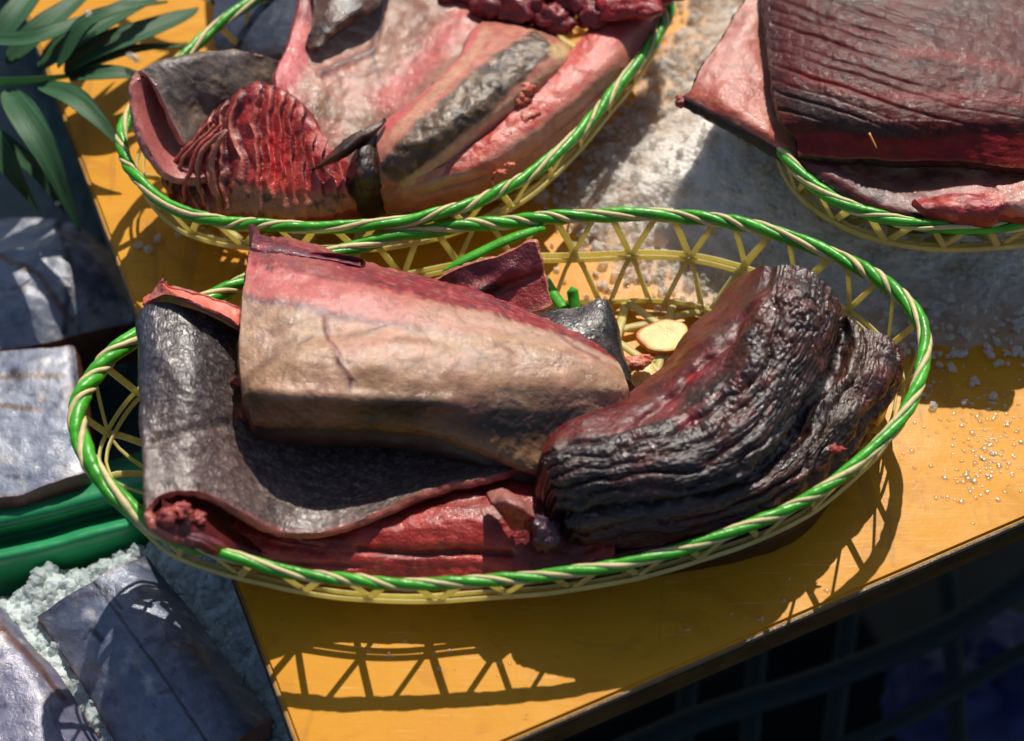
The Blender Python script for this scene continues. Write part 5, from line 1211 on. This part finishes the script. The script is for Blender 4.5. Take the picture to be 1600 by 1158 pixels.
silver('flat silver fish piece with a brown cut edge just above the green tray rim', [
    [(-160, 560, -5.4), (-60, 556, -5.2), (30, 548, -5.0), (100, 540, -5.0), (116, 540, -5.4)], [(-160, 620, -5.2), (-60, 616, -4.9), (30, 608, -4.8), (106, 600, -4.9), (124, 600, -5.3)],
    [(-160, 690, -5.2), (-60, 686, -4.9), (30, 678, -4.8), (116, 664, -4.9), (134, 664, -5.3)], [(-160, 780, -5.4), (-60, 780, -5.2), (30, 772, -5.0), (124, 740, -5.0), (144, 736, -5.5)]], .035, paintS((150, 158, 180), (112, 122, 148), [([(0, 590), (100, 588)], 4, (120, 100, 90)), ([(0, 632), (60, 640)], 4, (120, 92, 70)), ([(24, 586), (30, 592)], 8, (60, 40, 34))]))
silver('blue grey fish chunk with a dark line down its middle, lying on the tray ice', [
    [(60, 962, -6.6), (104, 932, -5.4), (150, 906, -5.0), (196, 882, -5.3), (228, 869, -6.4)], [(94, 1014, -6.6), (136, 980, -5.3), (184, 950, -4.9), (232, 926, -5.2), (262, 910, -6.4)],
    [(132, 1074, -6.6), (176, 1036, -5.3), (228, 1004, -4.9), (276, 978, -5.2), (304, 962, -6.4)], [(186, 1170, -6.6), (236, 1120, -5.3), (290, 1086, -4.9), (336, 1058, -5.2), (362, 1040, -6.4)], [(250, 1270, -6.6), (300, 1210, -5.3), (352, 1172, -4.9), (398, 1140, -5.2), (424, 1120, -6.4)]], .03,
    paintS((120, 130, 156), (84, 94, 120), [([(146, 908), (190, 968), (250, 1050), (330, 1170)], 2.4, (34, 36, 46)), ([(160, 916), (190, 950)], 2.5, (50, 46, 54)), ([(144, 985), (160, 1000)], 5, (44, 44, 60))]))
silver('violet grey fish chunk in the bottom left corner of the picture', [
    [(-120, 900, -6.0), (-60, 930, -5.4), (-10, 946, -5.4), (12, 958, -6.4)], [(-120, 1000, -5.6), (-50, 1000, -5.0), (20, 1004, -5.1), (56, 1016, -6.4)], [(-120, 1080, -5.6), (-20, 1080, -5.0), (60, 1070, -5.1), (104, 1072, -6.4)], [(-120, 1260, -5.6), (0, 1230, -5.0), (110, 1200, -5.1), (170, 1180, -6.4)]], .03,
    paintS((128, 128, 156), (88, 90, 120), [([(-20, 960), (40, 1020), (100, 1090)], 5, (110, 74, 60))]))
# ice in the tray
tp = [tuple(P(u, v, ZT)[:2]) for u, v in [(-200, 1020), (-40, 940), (20, 912), (60, 880), (130, 880), (180, 850), (260, 840), (330, 820), (520, 770), (560, 1300), (-200, 1400)]]
xs = np.arange(-.34, -.04, .0018); ys = np.arange(-.26, .02, .0018); gx, gy = np.meshgrid(xs, ys, indexing='ij'); XY = np.stack([gx, gy, np.zeros_like(gx)], -1)
wd = pdist(gx, gy, tp) + .006 * fbm(XY, 50, 4); 

def tray_h(d, q):
    return ZT + .004 - .035 * (1 - smooth(d, -.012, .012)) + .006 * fbm(q, 60, 4) + .0045 * np.abs(fbm(q, 150, 3, seed=4))


hz = tray_h(wd, XY) + .0016 * np.abs(fbm(XY, 380, 2))
F = grid_faces(len(xs), len(ys)); keep = (wd.ravel()[F] > -.016).all(1)
M_icet = ice_mat('tray_ice', .15, (.74, .84, .83), rough=.2); tag(mesh_np('tray_ice', np.stack([gx, gy, hz], -1).reshape(-1, 3), F[keep], M_icet), 'crushed ice filling the lower part of the green tray under the fish chunks', 'ice', kind='stuff')
cand = np.stack([rng.uniform(-.34, -.05, 9000), rng.uniform(-.25, .0, 9000), np.zeros(9000)], -1); d = pdist(cand[:, 0], cand[:, 1], tp) + .006 * fbm(cand, 50, 4); _k = (d > -.004) & (rng.uniform(size=len(d)) < np.where(d < .022, .9, .4)); cand, d = cand[_k], d[_k]
cand[:, 2] = tray_h(d, cand * [1, 1, 0]) + .0010; chunks(cand, .0022, ice_mat('clear_tray_ice', .6, (.80, .90, .90), rough=.1), 'tray_ice_grains', None, 'loose clear grains on the crushed ice in the green tray')

# ------------------------------------------------------------------ dark place below the front edge
prism('ground', [(-2.5, -2.5), (2.5, -2.5), (2.5, 2.5), (-2.5, 2.5)], -.82, -.80, simple('shade_black_floor', (.004, .005, .006), 1.0, .5, 5, .3, 40, .004, spec=0), None, 0)['kind'] = 'structure'  # near-black colour stands in for the shade under the stall
M_tl = simple('dark_teal_plastic', (.003, .016, .02), .8, .3)
ck = thing('teal_crate', 'out of focus dark teal basket crate below the front edge of the yellow board', 'crate', P(1350, 1050, -.3))
for pts, r in (([(960, 1180), (1100, 1120), (1260, 1070), (1420, 1010), (1520, 960), (1640, 880)], .016), ([(1000, 1250), (1200, 1200), (1380, 1140), (1560, 1040), (1700, 960)], .010)):
    a = cr1(np.array(pts, float), 40); tube('hoop', P(a[:, 0], a[:, 1], np.full(40, -.27)), r * .5, M_tl, ck, sides=12, flat=.6)
for u0, v0, u1, v1 in ((1190, 950, 1165, 1220), (1330, 940, 1290, 1220), (1080, 1020, 1060, 1240), (1480, 880, 1500, 1180)):
    a = np.linspace(0, 1, 12); tube('upright', P(u0 + (u1 - u0) * a, v0 + (v1 - v0) * a, np.full(12, -.30)), .006, M_tl, ck, sides=10, flat=.5)
bb = thing('blue_bag', 'deep blue plastic bag, blurred, in the bottom right corner below the board', 'bag', P(1560, 1080, -.35))
n, m = 40, 60; th = np.linspace(.001, math.pi - .001, n)[:, None]; ph = np.linspace(0, 2 * math.pi, m, endpoint=False)[None]; D_ = np.stack([np.sin(th) * np.cos(ph), np.sin(th) * np.sin(ph), np.cos(th) + 0 * ph], -1)
X = P(1580, 1100, -.36) + D_ * [.075, .06, .045] * (1 + .35 * fbm(D_, 2.2, 4)[..., None]); mesh_np('bag_body', X.reshape(-1, 3), grid_faces(n, m, wrap=True, flip=True), simple('blue_plastic', (.004, .012, .09), .7), bb)
